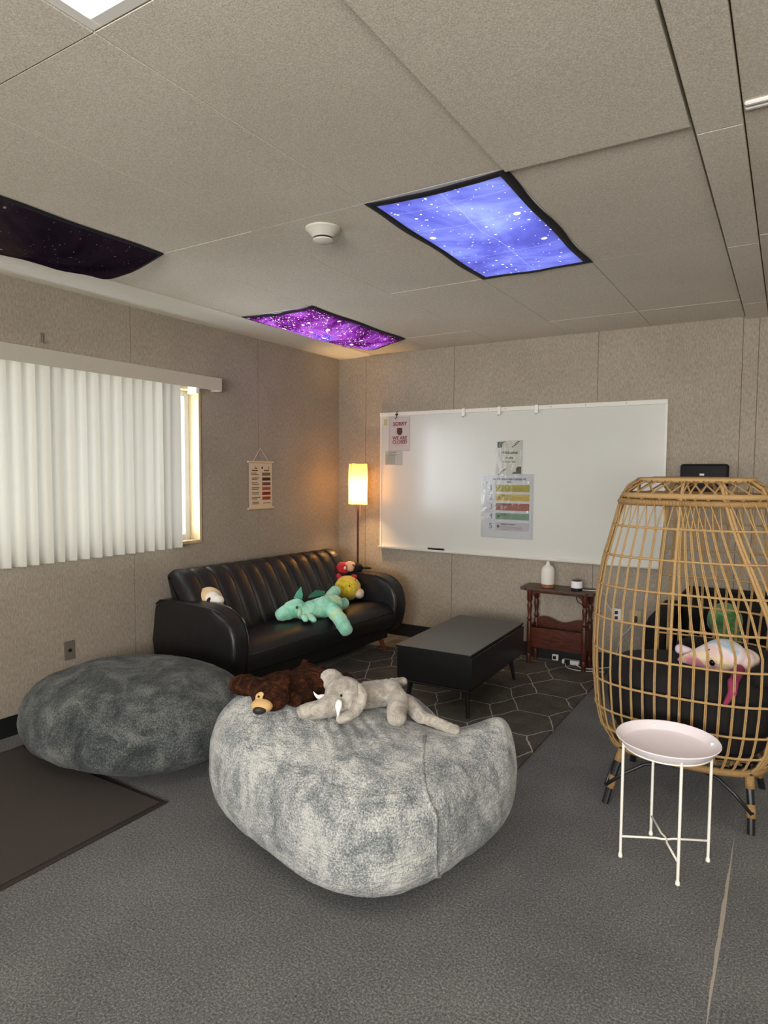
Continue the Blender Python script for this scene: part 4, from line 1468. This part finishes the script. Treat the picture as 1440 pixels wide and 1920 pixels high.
# ------------------------------------------------------------------ elephant lying on the light beanbag
furE = pattern_surface('grey_elephant_plush', rgb(132, 124, 114), rgb(170, 162, 151), rgb(196, 189, 178), 22, (1, 1, 1), bscale=260, bstr=0.7, sheen=0.25, grain=0.7)
et = thing('plush_elephant', (-1.48, 2.2, 0.52), 'light grey plush elephant with white tusks lying on the light grey beanbag', 'plush toy')
bm = B()
ell(bm, (-1.505, 2.150, 0.598), (0.082, 0.076, 0.076))
caps(bm, (-1.520, 2.095, 0.575), (-1.545, 2.045, 0.564), 0.048, 0.039)
caps(bm, (-1.545, 2.045, 0.564), (-1.592, 2.000, 0.560), 0.039, 0.030)
caps(bm, (-1.49, 2.20, 0.575), (-1.44, 2.37, 0.550), 0.060, 0.058, 0.85)              # body
ell(bm, (-1.43, 2.33, 0.575), (0.06, 0.07, 0.035))
caps(bm, (-1.50, 2.30, 0.595), (-1.41, 2.46, 0.585), 0.022, 0.022)                  # arm ridge behind
caps(bm, (-1.40, 2.35, 0.580), (-1.345, 2.31, 0.560), 0.042, 0.044)                 # leg folded over the edge
caps(bm, (-1.345, 2.31, 0.560), (-1.310, 2.24, 0.520), 0.044, 0.042)
caps(bm, (-1.34, 2.38, 0.53), (-1.25, 2.33, 0.505), 0.034, 0.030)                   # leg trailing right
caps(bm, (-1.25, 2.33, 0.505), (-1.09, 2.315, 0.488), 0.030, 0.026, 0.8)
blob('body', bm, furE, et, voxel=0.006, smooth=3, lump=0.0025, lscale=40)
bm = B(); ell(bm, (-1.612, 2.215, 0.632), (0.052, 0.022, 0.040), euler(0, 15, 25)); ell(bm, (-1.632, 2.205, 0.606), (0.028, 0.020, 0.034), euler(0, 0, 25))
blob('ear', bm, furE, et, voxel=0.005, smooth=2, lump=0.002, lscale=50)
bm = B()
ep_ = [(-1.448, 2.170, 0.632), (-1.420, 2.158, 0.612), (-1.412, 2.135, 0.585), (-1.420, 2.105, 0.560), (-1.440, 2.075, 0.545), (-1.458, 2.060, 0.540)]
for a_, b_ in zip(ep_, ep_[1:]):
    caps(bm, a_, b_, 0.020, 0.021)
ell(bm, (-1.440, 2.130, 0.585), (0.012, 0.035, 0.045), euler(-20, -15, -25))
blob('ear', bm, furE, et, voxel=0.005, smooth=2, lump=0.002, lscale=50)
for (p0, p1, p2) in (((-1.572, 2.118, 0.588), (-1.590, 2.085, 0.580), (-1.612, 2.085, 0.612)), ((-1.462, 2.055, 0.612), (-1.450, 2.030, 0.585), (-1.450, 2.030, 0.555))):
    a, b, c = Vector(p0), Vector(p1), Vector(p2)
    pp = []
    for k in range(9):
        u = k / 8; pp.append(a * (1 - u) ** 2 + b * 2 * u * (1 - u) + c * u * u)
    bm = B(); tube(bm, pp, 0.01, 12, radii=[0.011 + 0.004 * sin(pi * min(1, k / 5)) - 0.010 * (k / 8) ** 2 for k in range(9)]); obj('tusk', bm, cmat(244, 242, 236, 0.6), et, smooth=True)
for c in ((-1.472, 2.083, 0.622), ):
    bm = B(); ell(bm, c, 0.0055, seg=10); obj('eye', bm, cmat(14, 12, 12, 0.2), et, smooth=True)

# ------------------------------------------------------------------ plush toys on the sofa
mint = make_tiedye('mint_plush', [(0.30, rgb(84, 190, 146)), (0.42, rgb(140, 216, 184)), (0.60, rgb(168, 230, 200)), (0.68, rgb(206, 226, 140)), (0.78, rgb(150, 214, 200))], 9)
dt = thing('plush_dragon', (-2.95, 3.85, 0.42), 'mint green plush dragon lying across the black sofa seat', 'plush toy')
bm = B()
ell(bm, (-3.045, 3.695, 0.500), (0.075, 0.070, 0.066)); caps(bm, (-3.06, 3.66, 0.485), (-3.075, 3.605, 0.474), 0.060, 0.048)
ell(bm, (-3.03, 3.72, 0.52), (0.06, 0.06, 0.055))
caps(bm, (-3.0, 3.75, 0.480), (-2.93, 3.92, 0.490), 0.058, 0.080)
caps(bm, (-2.93, 3.92, 0.492), (-2.92, 4.03, 0.495), 0.080, 0.072)
caps(bm, (-2.99, 4.03, 0.50), (-3.03, 4.20, 0.555), 0.052, 0.046)
caps(bm, (-2.93, 4.06, 0.475), (-2.94, 4.19, 0.470), 0.055, 0.045)
caps(bm, (-2.86, 3.93, 0.475), (-2.745, 3.86, 0.435), 0.058, 0.050)
caps(bm, (-2.745, 3.86, 0.435), (-2.690, 3.86, 0.365), 0.052, 0.050)
caps(bm, (-2.96, 3.72, 0.455), (-2.90, 3.66, 0.445), 0.030, 0.022, 0.7)
caps(bm, (-2.92, 3.74, 0.452), (-2.86, 3.70, 0.442), 0.026, 0.024, 0.8)
blob('body', bm, mint, dt, voxel=0.007, smooth=4, lump=0.004, lscale=30)
teal = cmat(96, 172, 150, 0.8, bmp=0.3)
bm = B(); prism(bm, [(-0.035, 0), (0.035, 0), (0.030, 0.045), (0.004, 0.095), (-0.02, 0.05)], 'y', -0.006, 0.006, 0.003, 2)
for v in bm.verts: v.co = euler(-12, 18, 60) @ v.co + Vector((-3.075, 3.79, 0.555))
obj('ear', bm, teal, dt)
bm = B(); ell(bm, (-2.985, 3.70, 0.485), (0.02, 0.045, 0.035), euler(20, 0, 30)); obj('ear', bm, cmat(190, 220, 190, 0.9, bmp=0.4), dt, smooth=True)
bm = B(); prism(bm, [(-0.07, 0), (0.09, 0), (0.11, 0.03), (0.02, 0.05), (-0.05, 0.02)], 'y', -0.008, 0.008, 0.003, 2)
for v in bm.verts: v.co = euler(-20, 0, 80) @ v.co + Vector((-3.02, 3.93, 0.555))
obj('wing', bm, cmat(60, 120, 96, 0.8), dt)
bm = B(); ell(bm, (-2.975, 3.655, 0.527), (0.009, 0.008, 0.010), seg=12); obj('eye', bm, cmat(16, 50, 44, 0.15), dt, smooth=True)

yellow = pattern_surface('yellow_plush', rgb(196, 160, 20), rgb(232, 200, 48), rgb(246, 224, 96), 26, (1, 1, 1), bscale=220, bstr=0.7)
yt = thing('plush_chick', (-3.15, 4.52, 0.42), 'round yellow plush chick on the sofa seat against the far arm', 'plush toy')
bm = B(); ell(bm, (-3.140, 4.520, 0.522), (0.112, 0.132, 0.104)); blob('body', bm, yellow, yt, voxel=0.008, smooth=4, lump=0.004, lscale=30)
bm = B(); ell(bm, (-3.045, 4.565, 0.480), (0.045, 0.070, 0.042), euler(0, 12, 28)); blob('beak', bm, cmat(226, 206, 186, 0.9, bmp=0.4), yt, voxel=0.005, smooth=2, lump=0.003, lscale=30)
for c in ((-3.060, 4.440, 0.560), (-3.062, 4.530, 0.594)):
    bm = B(); ell(bm, c, (0.006, 0.006, 0.008), seg=10); obj('eye', bm, cmat(40, 28, 10, 0.3), yt, smooth=True)

rt_ = thing('plush_bug', (-3.3, 4.70, 0.6), 'red, peach and black plush toy leaning in the sofa corner above the yellow chick', 'plush toy')
def bp(x, y, z):
    return (-3.235 + (x + 3.32) * 1.2, 4.605 + (y - 4.70) * 1.1, 0.670 + (z - 0.655) * 1.2)
redp = cmat(196, 30, 38, 0.7, sheen=0.2)
bm = B(); ell(bm, bp(-3.33, 4.70, 0.655), (0.060, 0.075, 0.058)); ell(bm, bp(-3.30, 4.60, 0.60), (0.03, 0.04, 0.04)); blob('hood', bm, redp, rt_, voxel=0.006, smooth=3)
bm = B(); ell(bm, bp(-3.285, 4.735, 0.670), (0.050, 0.064, 0.045), euler(0, 20, 0)); blob('face', bm, cmat(236, 186, 148, 0.8), rt_, voxel=0.006, smooth=3)
bm = B(); ell(bm, bp(-3.285, 4.650, 0.668), (0.030, 0.030, 0.036)); obj('cheek', bm, redp, rt_, smooth=True)
bm = B(); ell(bm, bp(-3.262, 4.632, 0.672), (0.010, 0.013, 0.015)); obj('spot', bm, cmat(240, 214, 204, 0.7), rt_, smooth=True)
bm = B(); caps(bm, bp(-3.27, 4.62, 0.585), bp(-3.24, 4.72, 0.602), 0.020, 0.030, 0.7); blob('scarf', bm, redp, rt_, voxel=0.005, smooth=2)
bm = B()
for k in range(3):
    tube(bm, [bp(-3.245, 4.70 + 0.012 * k, 0.690), bp(-3.236, 4.715 + 0.010 * k, 0.675 - 0.006 * k), bp(-3.234, 4.70 + 0.006 * k, 0.655)], 0.0018, 5)
obj('stitched_lines', bm, cmat(20, 16, 16), rt_)
bm = B(); ell(bm, bp(-3.26, 4.785, 0.655), (0.055, 0.06, 0.045)); ell(bm, bp(-3.20, 4.83, 0.655), (0.05, 0.03, 0.012)); blob('black_body', bm, cmat(18, 17, 18, 0.8), rt_, voxel=0.006, smooth=2)

st = thing('plush_sloth', (-3.36, 3.15, 0.42), 'cream plush sloth with a dark eye stripe peeking over the near sofa arm', 'plush toy')
bm = B(); ell(bm, (-3.38, 3.15, 0.585), (0.085, 0.075, 0.080)); caps(bm, (-3.34, 3.16, 0.47), (-3.22, 3.20, 0.46), 0.06, 0.05)
ell(bm, (-3.30, 3.16, 0.50), (0.09, 0.08, 0.07))
blob('body', bm, cmat(226, 192, 146, 0.95, bmp=0.4, sheen=0.3), st, voxel=0.006, smooth=4)
bm = B(); ell(bm, (-3.325, 3.125, 0.600), (0.048, 0.045, 0.048)); ell(bm, (-3.285, 3.13, 0.603), (0.03, 0.032, 0.026))
blob('face', bm, cmat(234, 228, 216, 0.95, bmp=0.4), st, voxel=0.005, smooth=3)
bm = B(); ell(bm, (-3.318, 3.087, 0.603), (0.0115, 0.010, 0.024), euler(0, 30, 0)); obj('eye_stripe', bm, cmat(60, 28, 20, 0.9), st, smooth=True)

st.location = Vector(st.location) + Vector((0.045, 0.012, -0.006))
st.scale = (1.22, 1.22, 1.22)

# ------------------------------------------------------------------ wicker egg chair
EC = Vector((-0.36, 3.30, 0))
EY = 0.70          # the basket is wider than deep
egg = thing('egg_chair', tuple(EC), 'tall wicker egg chair with dark cushions at the right', 'egg chair')
EP = [(0.20, 0.27), (0.235, 0.325), (0.27, 0.355), (0.336, 0.388), (0.41, 0.404), (0.457, 0.410), (0.60, 0.420), (0.75, 0.420), (0.92, 0.412), (1.09, 0.388), (1.233, 0.351), (1.39, 0.312), (1.44, 0.285), (1.475, 0.235)]


def er(z):
    if z <= EP[0][0]: return EP[0][1]
    for (za, ra), (zb, rb) in zip(EP, EP[1:]):
        if z <= zb:
            return ra + (rb - ra) * (z - za) / (zb - za)
    return EP[-1][1]


def ep(a, z, dr=0.0):
    # plan is a rounded rectangle; the ribs of the near right quarter fan out downwards
    t_ = ((a - 264) % 360) / 180
    if 0 < t_ < 1:
        w = min(1, max(0, (z - 0.80) / 0.59))
        a = 264 + 180 * t_ ** (1 + 0.50 * w)
    c, s_ = cos(radians(a)), sin(radians(a))
    n = 2.7
    r = er(z) * (abs(c) ** n + abs(s_) ** n) ** (-1 / n) + dr
    return EC + Vector((c * r, s_ * r * EY, z))


OPEN0, OPEN1 = 115, 186      # opening between these bearings, facing the sofa
zs_all = [0.20, 0.235, 0.27, 0.30, 0.336, 0.41, 0.50, 0.60, 0.75, 0.92, 1.09, 1.233, 1.31, 1.39]
# opening rim: two stout poles joined over the top
for a in (OPEN0, OPEN1):
    pts = [ep(a, z) for z in zs_all] + [ep(a, 1.44), ep(a, 1.475)]
    bm = B(); tube(bm, pts, 0.0110 if a == OPEN0 else 0.0145, 12); obj('rim_pole', bm, M['rattan'], egg, smooth=True)
bm = B(); tube(bm, [ep(OPEN0 + (OPEN1 - OPEN0) * k / 10, 0.25) for k in range(11)], 0.013, 8); obj('rim_sill', bm, M['rattan'], egg, smooth=True)
thick = [264, 319, 358, 46, 80]
for a in thick:
    pts = [ep(a, z) for z in zs_all] + [ep(a, 1.44), ep(a, 1.475)]
    bm = B()
    tube(bm, pts, 0.0070, 8)
    if a in (319, 46):
        tube(bm, [p + Vector((cos(radians(a + 90)), sin(radians(a + 90)), 0)) * 0.017 for p in pts], 0.0080, 8)
    obj('main_rib', bm, M['rattan'], egg, smooth=True)
hoops = [0.315, 0.412, 0.545, 0.69, 0.84, 0.99, 1.13, 1.265]
span = 360 - (OPEN1 - OPEN0)
nr = 38
_arc = [(0.0, OPEN1)]
for i in range(1, 601):
    a_ = OPEN1 + span * i / 600
    _arc.append((_arc[-1][0] + (ep(a_, 0.75) - ep(_arc[-1][1], 0.75)).length, a_))


def rib_bearing(k):
    tgt = _arc[-1][0] * k / nr
    for (l0, a0), (l1, a1) in zip(_arc, _arc[1:]):
        if l1 >= tgt:
            return a0 + (a1 - a0) * (tgt - l0) / (l1 - l0)
    return _arc[-1][1]


for k in range(1, nr):
    a = rib_bearing(k)
    if any((ep(a, 0.75) - ep(t2_, 0.75)).length < 0.022 for t2_ in thick):
        continue
    bm = B()
    for s_ in (-1, 1):
        tang = Vector((-sin(radians(a)), cos(radians(a)), 0))
        pts = [ep(a, z) + tang * 0.0030 * s_ for z in (0.22, 0.25, 0.27, 0.30, 0.336, 0.41, 0.50, 0.60, 0.75, 0.92, 1.09, 1.18, 1.26)]
        pts += [ep(a, 1.32) + tang * 0.012 * s_, ep(a, 1.385) + tang * 0.024 * s_]
        tube(bm, pts, 0.0029, 6)
    obj('rib', bm, M['rattan'], egg, smooth=True)
for z in hoops:
    n = 72
    bm = B(); tube(bm, [ep(OPEN1 + span * i / n, z, 0.002 + 0.0015 * sin(i * 2.4)) for i in range(n + 1)], 0.0052, 7)
    # knots where the ribs cross
    for k in range(1, nr):
        c = ep(rib_bearing(k), z)
        ell(bm, c, (0.0085, 0.0085, 0.008), seg=8)
    obj('hoop', bm, M['rattan'], egg, smooth=True)
# base ring and top rings
bm = B(); tube(bm, [ep(360 * i / 48, 0.235) for i in range(48)], 0.016, 10, closed=True); obj('base_ring', bm, M['rattan2'], egg, smooth=True)
bm = B(); tube(bm, [ep(360 * i / 48, 1.405) for i in range(48)], 0.013, 10, closed=True); obj('top_ring', bm, M['rattan'], egg, smooth=True)
bm = B(); tube(bm, [ep(360 * i / 48, 1.375) for i in range(48)], 0.013, 10, closed=True)
for i in range(150):                                   # cane wrapped round the ring
    a = 360 * i / 150
    c = ep(a, 1.375); rad = Vector((cos(radians(a)), sin(radians(a)), 0)); up = Vector((0, 0, 1))
    tube(bm, [c + (rad * cos(q) + up * sin(q)) * 0.0145 for q in (0, 1.05, 2.1, 3.15, 4.2, 5.25)], 0.0022, 4, closed=True)
obj('wrapped_ring', bm, M['rattan2'], egg, smooth=True)
bm = B(); tube(bm, [ep(360 * i / 40, 1.475) for i in range(40)], 0.012, 10, closed=True); obj('crown_ring', bm, M['rattan'], egg, smooth=True)
# woven lacing between the rings and across the crown
bm = B()
nl = 26
for k in range(nl):
    a = 360 * k / nl
    for da in (-18, 18):
        pts = [ep(a + da * u, 1.39 + 0.085 * u, 0.006) for u in (0, 0.35, 0.7, 1.0)]
        tube(bm, pts, 0.0042, 5)
obj('lacing', bm, M['rattan2'], egg, smooth=True)
bm = B()
for k in range(16):
    a = 360 * k / 16
    for da in (105, 140):
        p0, p1 = ep(a, 1.478), ep(a + da, 1.478)
        mid = (p0 + p1) / 2 + Vector((0, 0, 0.004 + 0.006 * ((k * 7) % 5) / 5))
        tube(bm, [p0, (p0 + mid) / 2 + Vector((0, 0, 0.004)), mid, (p1 + mid) / 2 + Vector((0, 0, 0.004)), p1], 0.0042, 5)
obj('crown_weave', bm, M['rattan2'], egg, smooth=True)
# woven floor of the basket
bm = B()
for k in range(18):
    x = -0.25 + 0.5 * k / 17
    h = sqrt(max(0, 0.265 ** 2 - x * x))
    tube(bm, [EC + Vector((x, -h * EY, 0.238)), EC + Vector((x, h * EY, 0.238))], 0.006, 6)
for k in range(9):
    y = -0.25 + 0.5 * k / 8
    h = sqrt(max(0, 0.265 ** 2 - y * y))
    tube(bm, [EC + Vector((-h, y * EY, 0.232)), EC + Vector((h, y * EY, 0.232))], 0.006, 6)
obj('basket_floor', bm, M['rattan2'], egg, smooth=True)
# black underframe and legs with cane bindings
feet = [(-0.660, 3.02), (-0.078, 3.075), (-0.052, 3.57), (-0.64, 3.55)]
bm = B()
tube(bm, [EC + Vector((cos(2 * pi * i / 40) * 0.235, sin(2 * pi * i / 40) * 0.235 * EY, 0.210)) for i in range(40)], 0.011, 8, closed=True)
obj('under_ring', bm, M['cmetal'], egg, smooth=True)
for i, (fx, fy) in enumerate(feet):
    F = Vector((fx, fy, 0.0)); d_ = (F - EC); d_.z = 0; d_.normalize()
    Tp = EC + Vector((d_.x * 0.335, d_.y * 0.335 * 0.82, 0.235))
    bm = B(); tube(bm, [Tp, Tp.lerp(F, 0.5) + d_ * 0.006, F], 0.016, 10, radii=[0.016, 0.015, 0.015]); lg = obj('leg', bm, M['cmetal'], egg, auto=True)
    for (u0, u1) in ((0.02, 0.24), (0.50, 0.72)):
        bm = B(); tube(bm, [Tp.lerp(F, u0) + d_ * 0.003, Tp.lerp(F, u1) + d_ * 0.004], 0.0195, 10)
        for q in range(8):
            c = Tp.lerp(F, u0 + (u1 - u0) * (q + 0.5) / 8) + d_ * 0.0035
            ax = (F - Tp).normalized(); o1 = ax.orthogonal().normalized(); o2 = ax.cross(o1)
            tube(bm, [c + (o1 * cos(w_) + o2 * sin(w_)) * 0.0195 for w_ in (0, 1.05, 2.1, 3.15, 4.2, 5.25)], 0.002, 4, closed=True)
        obj('cane_binding', bm, M['rattan2'], lg, smooth=True)
    # curved braces to the neighbouring sides
    for sgn in (-1, 1):
        side = Vector((-d_.y, d_.x, 0)) * sgn
        A_ = F + Vector((0, 0, 0.085)); Z_ = EC + (d_ * 0.19 + side * 0.17) + Vector((0, 0, 0.205)); Z_.y = EC.y + (Z_.y - EC.y) * EY
        mid = A_.lerp(Z_, 0.55) + Vector((0, 0, 0.045))
        bm = B(); tube(bm, [A_, A_.lerp(mid, 0.5) + Vector((0, 0, 0.008)), mid, mid.lerp(Z_, 0.6) + Vector((0, 0, 0.008)), Z_], 0.008, 8); obj('brace', bm, M['cmetal'], egg, smooth=True)
# cushions
bm = B(); lathe(bm, [(0.0, 0.248), (0.22, 0.25), (0.28, 0.265), (0.315, 0.30), (0.345, 0.36), (0.360, 0.44), (0.362, 0.53), (0.350, 0.59), (0.310, 0.625), (0.22, 0.640), (0.0, 0.643)], tuple(EC), 40, squash=(1, EY))
obj('seat_cushion', bm, M['cushion'], egg, smooth=True)
bm = B()
nb = 30
prof_in = [(0.61, 0.385, 0.28), (0.63, 0.388, 0.27), (0.65, 0.388, 0.28), (0.675, 0.384, 0.29), (0.69, 0.375, 0.31), (0.70, 0.36, 0.335)]
loop = [(z, o_) for (z, o_, i_) in prof_in] + [(z, i_) for (z, o_, i_) in reversed(prof_in)]
rows = []
for j in range(nb + 1):
    a = 322 + (117 + 360 - 322 - 12) * j / nb
    e_ = min(1, min(j, nb - j) / 3 + 0.25)
    row = []
    for (z, r) in loop:
        z2 = 0.61 + (z - 0.61) * (0.5 + 0.5 * e_)
        r2 = 0.335 + (r - 0.335) * e_
        w = 0.010 * noise.noise(Vector((a * 0.08, z * 8, 2)))
        row.append(bm.verts.new(EC + Vector((cos(radians(a)) * (r2 + w * 0.3), sin(radians(a)) * (r2 + w * 0.3) * EY, z2))))
    rows.append(row)
K = len(loop)
for j in range(nb):
    for k in range(K):
        bm.faces.new((rows[j][k], rows[j + 1][k], rows[j + 1][(k + 1) % K], rows[j][(k + 1) % K]))
bm.faces.new(rows[0]); bm.faces.new(list(reversed(rows[-1])))
obj('back_cushion', bm, M['cushion'], egg, smooth=True)

# ------------------------------------------------------------------ tie-dye plush in the egg chair
pink = make_tiedye('tie_dye_plush', [(0.15, rgb(190, 90, 124)), (0.32, rgb(214, 120, 146)), (0.42, rgb(236, 220, 166)), (0.52, rgb(238, 200, 206)), (0.64, rgb(236, 224, 224)), (0.76, rgb(150, 180, 198)), (0.88, rgb(228, 214, 220))], 9, zgrad=4.0, z0=0.06)
pt = thing('plush_dolphin', (-0.25, 3.22, 0.64), 'pink and blue tie-dye plush animal lying on the dark cushion inside the egg chair', 'plush toy')
bm = B()
ell(bm, (-0.215, 3.245, 0.700), (0.092, 0.088, 0.072)); caps(bm, (-0.27, 3.235, 0.690), (-0.390, 3.225, 0.657), 0.058, 0.013)
ell(bm, (-0.165, 3.28, 0.680), (0.075, 0.085, 0.055)); ell(bm, (-0.145, 3.33, 0.675), (0.07, 0.09, 0.045))
blob('body', bm, pink, pt, voxel=0.006, smooth=4)
bm = B(); caps(bm, (-0.36, 3.29, 0.682), (-0.40, 3.29, 0.690), 0.020, 0.024); blob('flipper', bm, cmat(228, 206, 214, 0.9), pt, voxel=0.006, smooth=3)
bm = B(); caps(bm, (-0.150, 3.16, 0.665), (-0.165, 3.045, 0.640), 0.024, 0.020); caps(bm, (-0.165, 3.045, 0.640), (-0.165, 3.034, 0.60), 0.022, 0.018); caps(bm, (-0.165, 3.034, 0.60), (-0.192, 3.032, 0.545), 0.018, 0.009); blob('fin', bm, cmat(140, 52, 82, 0.9, bmp=0.4), pt, voxel=0.005, smooth=2)
bm = B(); ell(bm, (-0.255, 3.172, 0.678), (0.012, 0.010, 0.014)); obj('eye', bm, cmat(10, 8, 10, 0.15), pt, smooth=True)
bm = B(); ell(bm, (-0.272, 3.190, 0.728), (0.009, 0.006, 0.004), euler(0, -25, 0)); obj('eyebrow', bm, cmat(30, 16, 20, 0.4), pt, smooth=True)

# ------------------------------------------------------------------ armchair behind the egg chair
ac = thing('armchair', (-0.2, 4.7, 0), 'dark brown armchair against the back wall, seen through the wicker egg chair', 'armchair')
bm = B(); prism(bm, [(4.30, 0.12), (4.26, 0.30), (4.27, 0.50), (4.32, 0.57), (4.42, 0.60), (5.05, 0.60), (5.08, 0.12)], 'x', -0.735, -0.60, 0.03, 3); obj('armrest', bm, M['leather2'], ac, auto=True)
bm = B(); prism(bm, [(4.30, 0.12), (4.26, 0.30), (4.27, 0.50), (4.32, 0.57), (4.42, 0.60), (5.05, 0.60), (5.08, 0.12)], 'x', 0.32, 0.455, 0.03, 3); obj('armrest', bm, M['leather2'], ac, auto=True)
bm = B(); box(bm, -0.60, 0.32, 4.28, 4.95, 0.14, 0.44, 0.05, 4); obj('seat_cushion', bm, M['leather2'], ac, auto=True)
bm = B(); box(bm, -0.60, 0.32, 4.86, 5.10, 0.14, 0.715, 0.05, 4); obj('backrest', bm, M['leather2'], ac, auto=True)
for (x, y) in ((-0.66, 4.36), (0.38, 4.36), (-0.66, 5.0), (0.38, 5.0)):
    bm = B(); tube(bm, [(x, y, 0.13), (x, y, 0)], 0.02, 10, radii=[0.024, 0.016]); obj('leg', bm, M['legwood'], ac, auto=True)
gt = thing('plush_ball', (-0.31, 4.74, 0.44), 'round green plush toy on the dark armchair behind the egg chair', 'plush toy')
gfur = pattern_surface('green_plush', rgb(60, 100, 56), rgb(92, 136, 84), rgb(126, 164, 112), 20, (1, 1, 1), bscale=220, bstr=0.6)
bm = B(); ell(bm, (-0.315, 4.70, 0.565), (0.105, 0.10, 0.115)); ell(bm, (-0.33, 4.62, 0.48), (0.04, 0.05, 0.04)); ell(bm, (-0.25, 4.63, 0.48), (0.04, 0.05, 0.04))
blob('body', bm, gfur, gt, voxel=0.008, smooth=4, lump=0.003, lscale=30)

# ------------------------------------------------------------------ white tray table
TC = Vector((-0.361, 2.690, 0))
tt = thing('tray_table', tuple(TC), 'round pinkish white metal tray table with four thin legs in front of the egg chair', 'tray table')
RZ = 0.487
bm = B()
lathe(bm, [(0, RZ - 0.030), (0.150, RZ - 0.030), (0.160, RZ - 0.027), (0.180, RZ - 0.002), (0.186, RZ), (0.188, RZ - 0.003), (0.181, RZ - 0.006), (0.166, RZ - 0.031), (0.158, RZ - 0.036), (0, RZ - 0.036)], tuple(TC), 64, cap=False)
obj('tray', bm, M['traymat'], tt, smooth=False, auto=True)
legs = [(-0.508, 2.615), (-0.434, 2.845), (-0.212, 2.763), (-0.291, 2.542)]
bm = B()
tube(bm, [TC + Vector((0.158 * cos(2 * pi * k / 40), 0.158 * sin(2 * pi * k / 40), RZ - 0.040)) for k in range(40)], 0.0035, 6, closed=True)
obj('support_ring', bm, M['legmat'], tt, smooth=True)
for (x, y) in legs:
    bm = B()
    tube(bm, [(x, y, 0.004), (x, y, RZ - 0.012)], 0.0055, 10)
    d_ = (TC - Vector((x, y, 0))); d_.z = 0; d_.normalize()
    tube(bm, [Vector((x, y, RZ - 0.040)), Vector((x, y, RZ - 0.040)) + d_ * 0.014], 0.003, 6)
    lg = obj('leg', bm, M['legmat'], tt, auto=True)
    bm = B(); lathe(bm, [(0.005, 0.0), (0.0085, 0.003), (0.0085, 0.012), (0.0055, 0.020)], (x, y, 0), 12); obj('foot_cap', bm, M['legmat'], lg, auto=True)
bm = B()
zc = 0.085
for (i, j) in ((0, 3), (1, 2)):
    pass
def brace(p, q, bulge):
    p, q = Vector((*p, zc)), Vector((*q, zc))
    c = Vector((TC.x, TC.y, zc)); pts = []
    side = (q - p).normalized().cross(Vector((0, 0, 1)))
    return [p, p.lerp(c, 0.80), c + side * bulge - (q - p).normalized() * 0.012, c + side * bulge + (q - p).normalized() * 0.012, q.lerp(c, 0.80), q]
tube(bm, brace(legs[0], legs[2], 0.006), 0.0042, 8)
tube(bm, brace(legs[1], legs[3], -0.006), 0.0042, 8)
obj('cross_brace', bm, M['legmat'], tt, smooth=True)
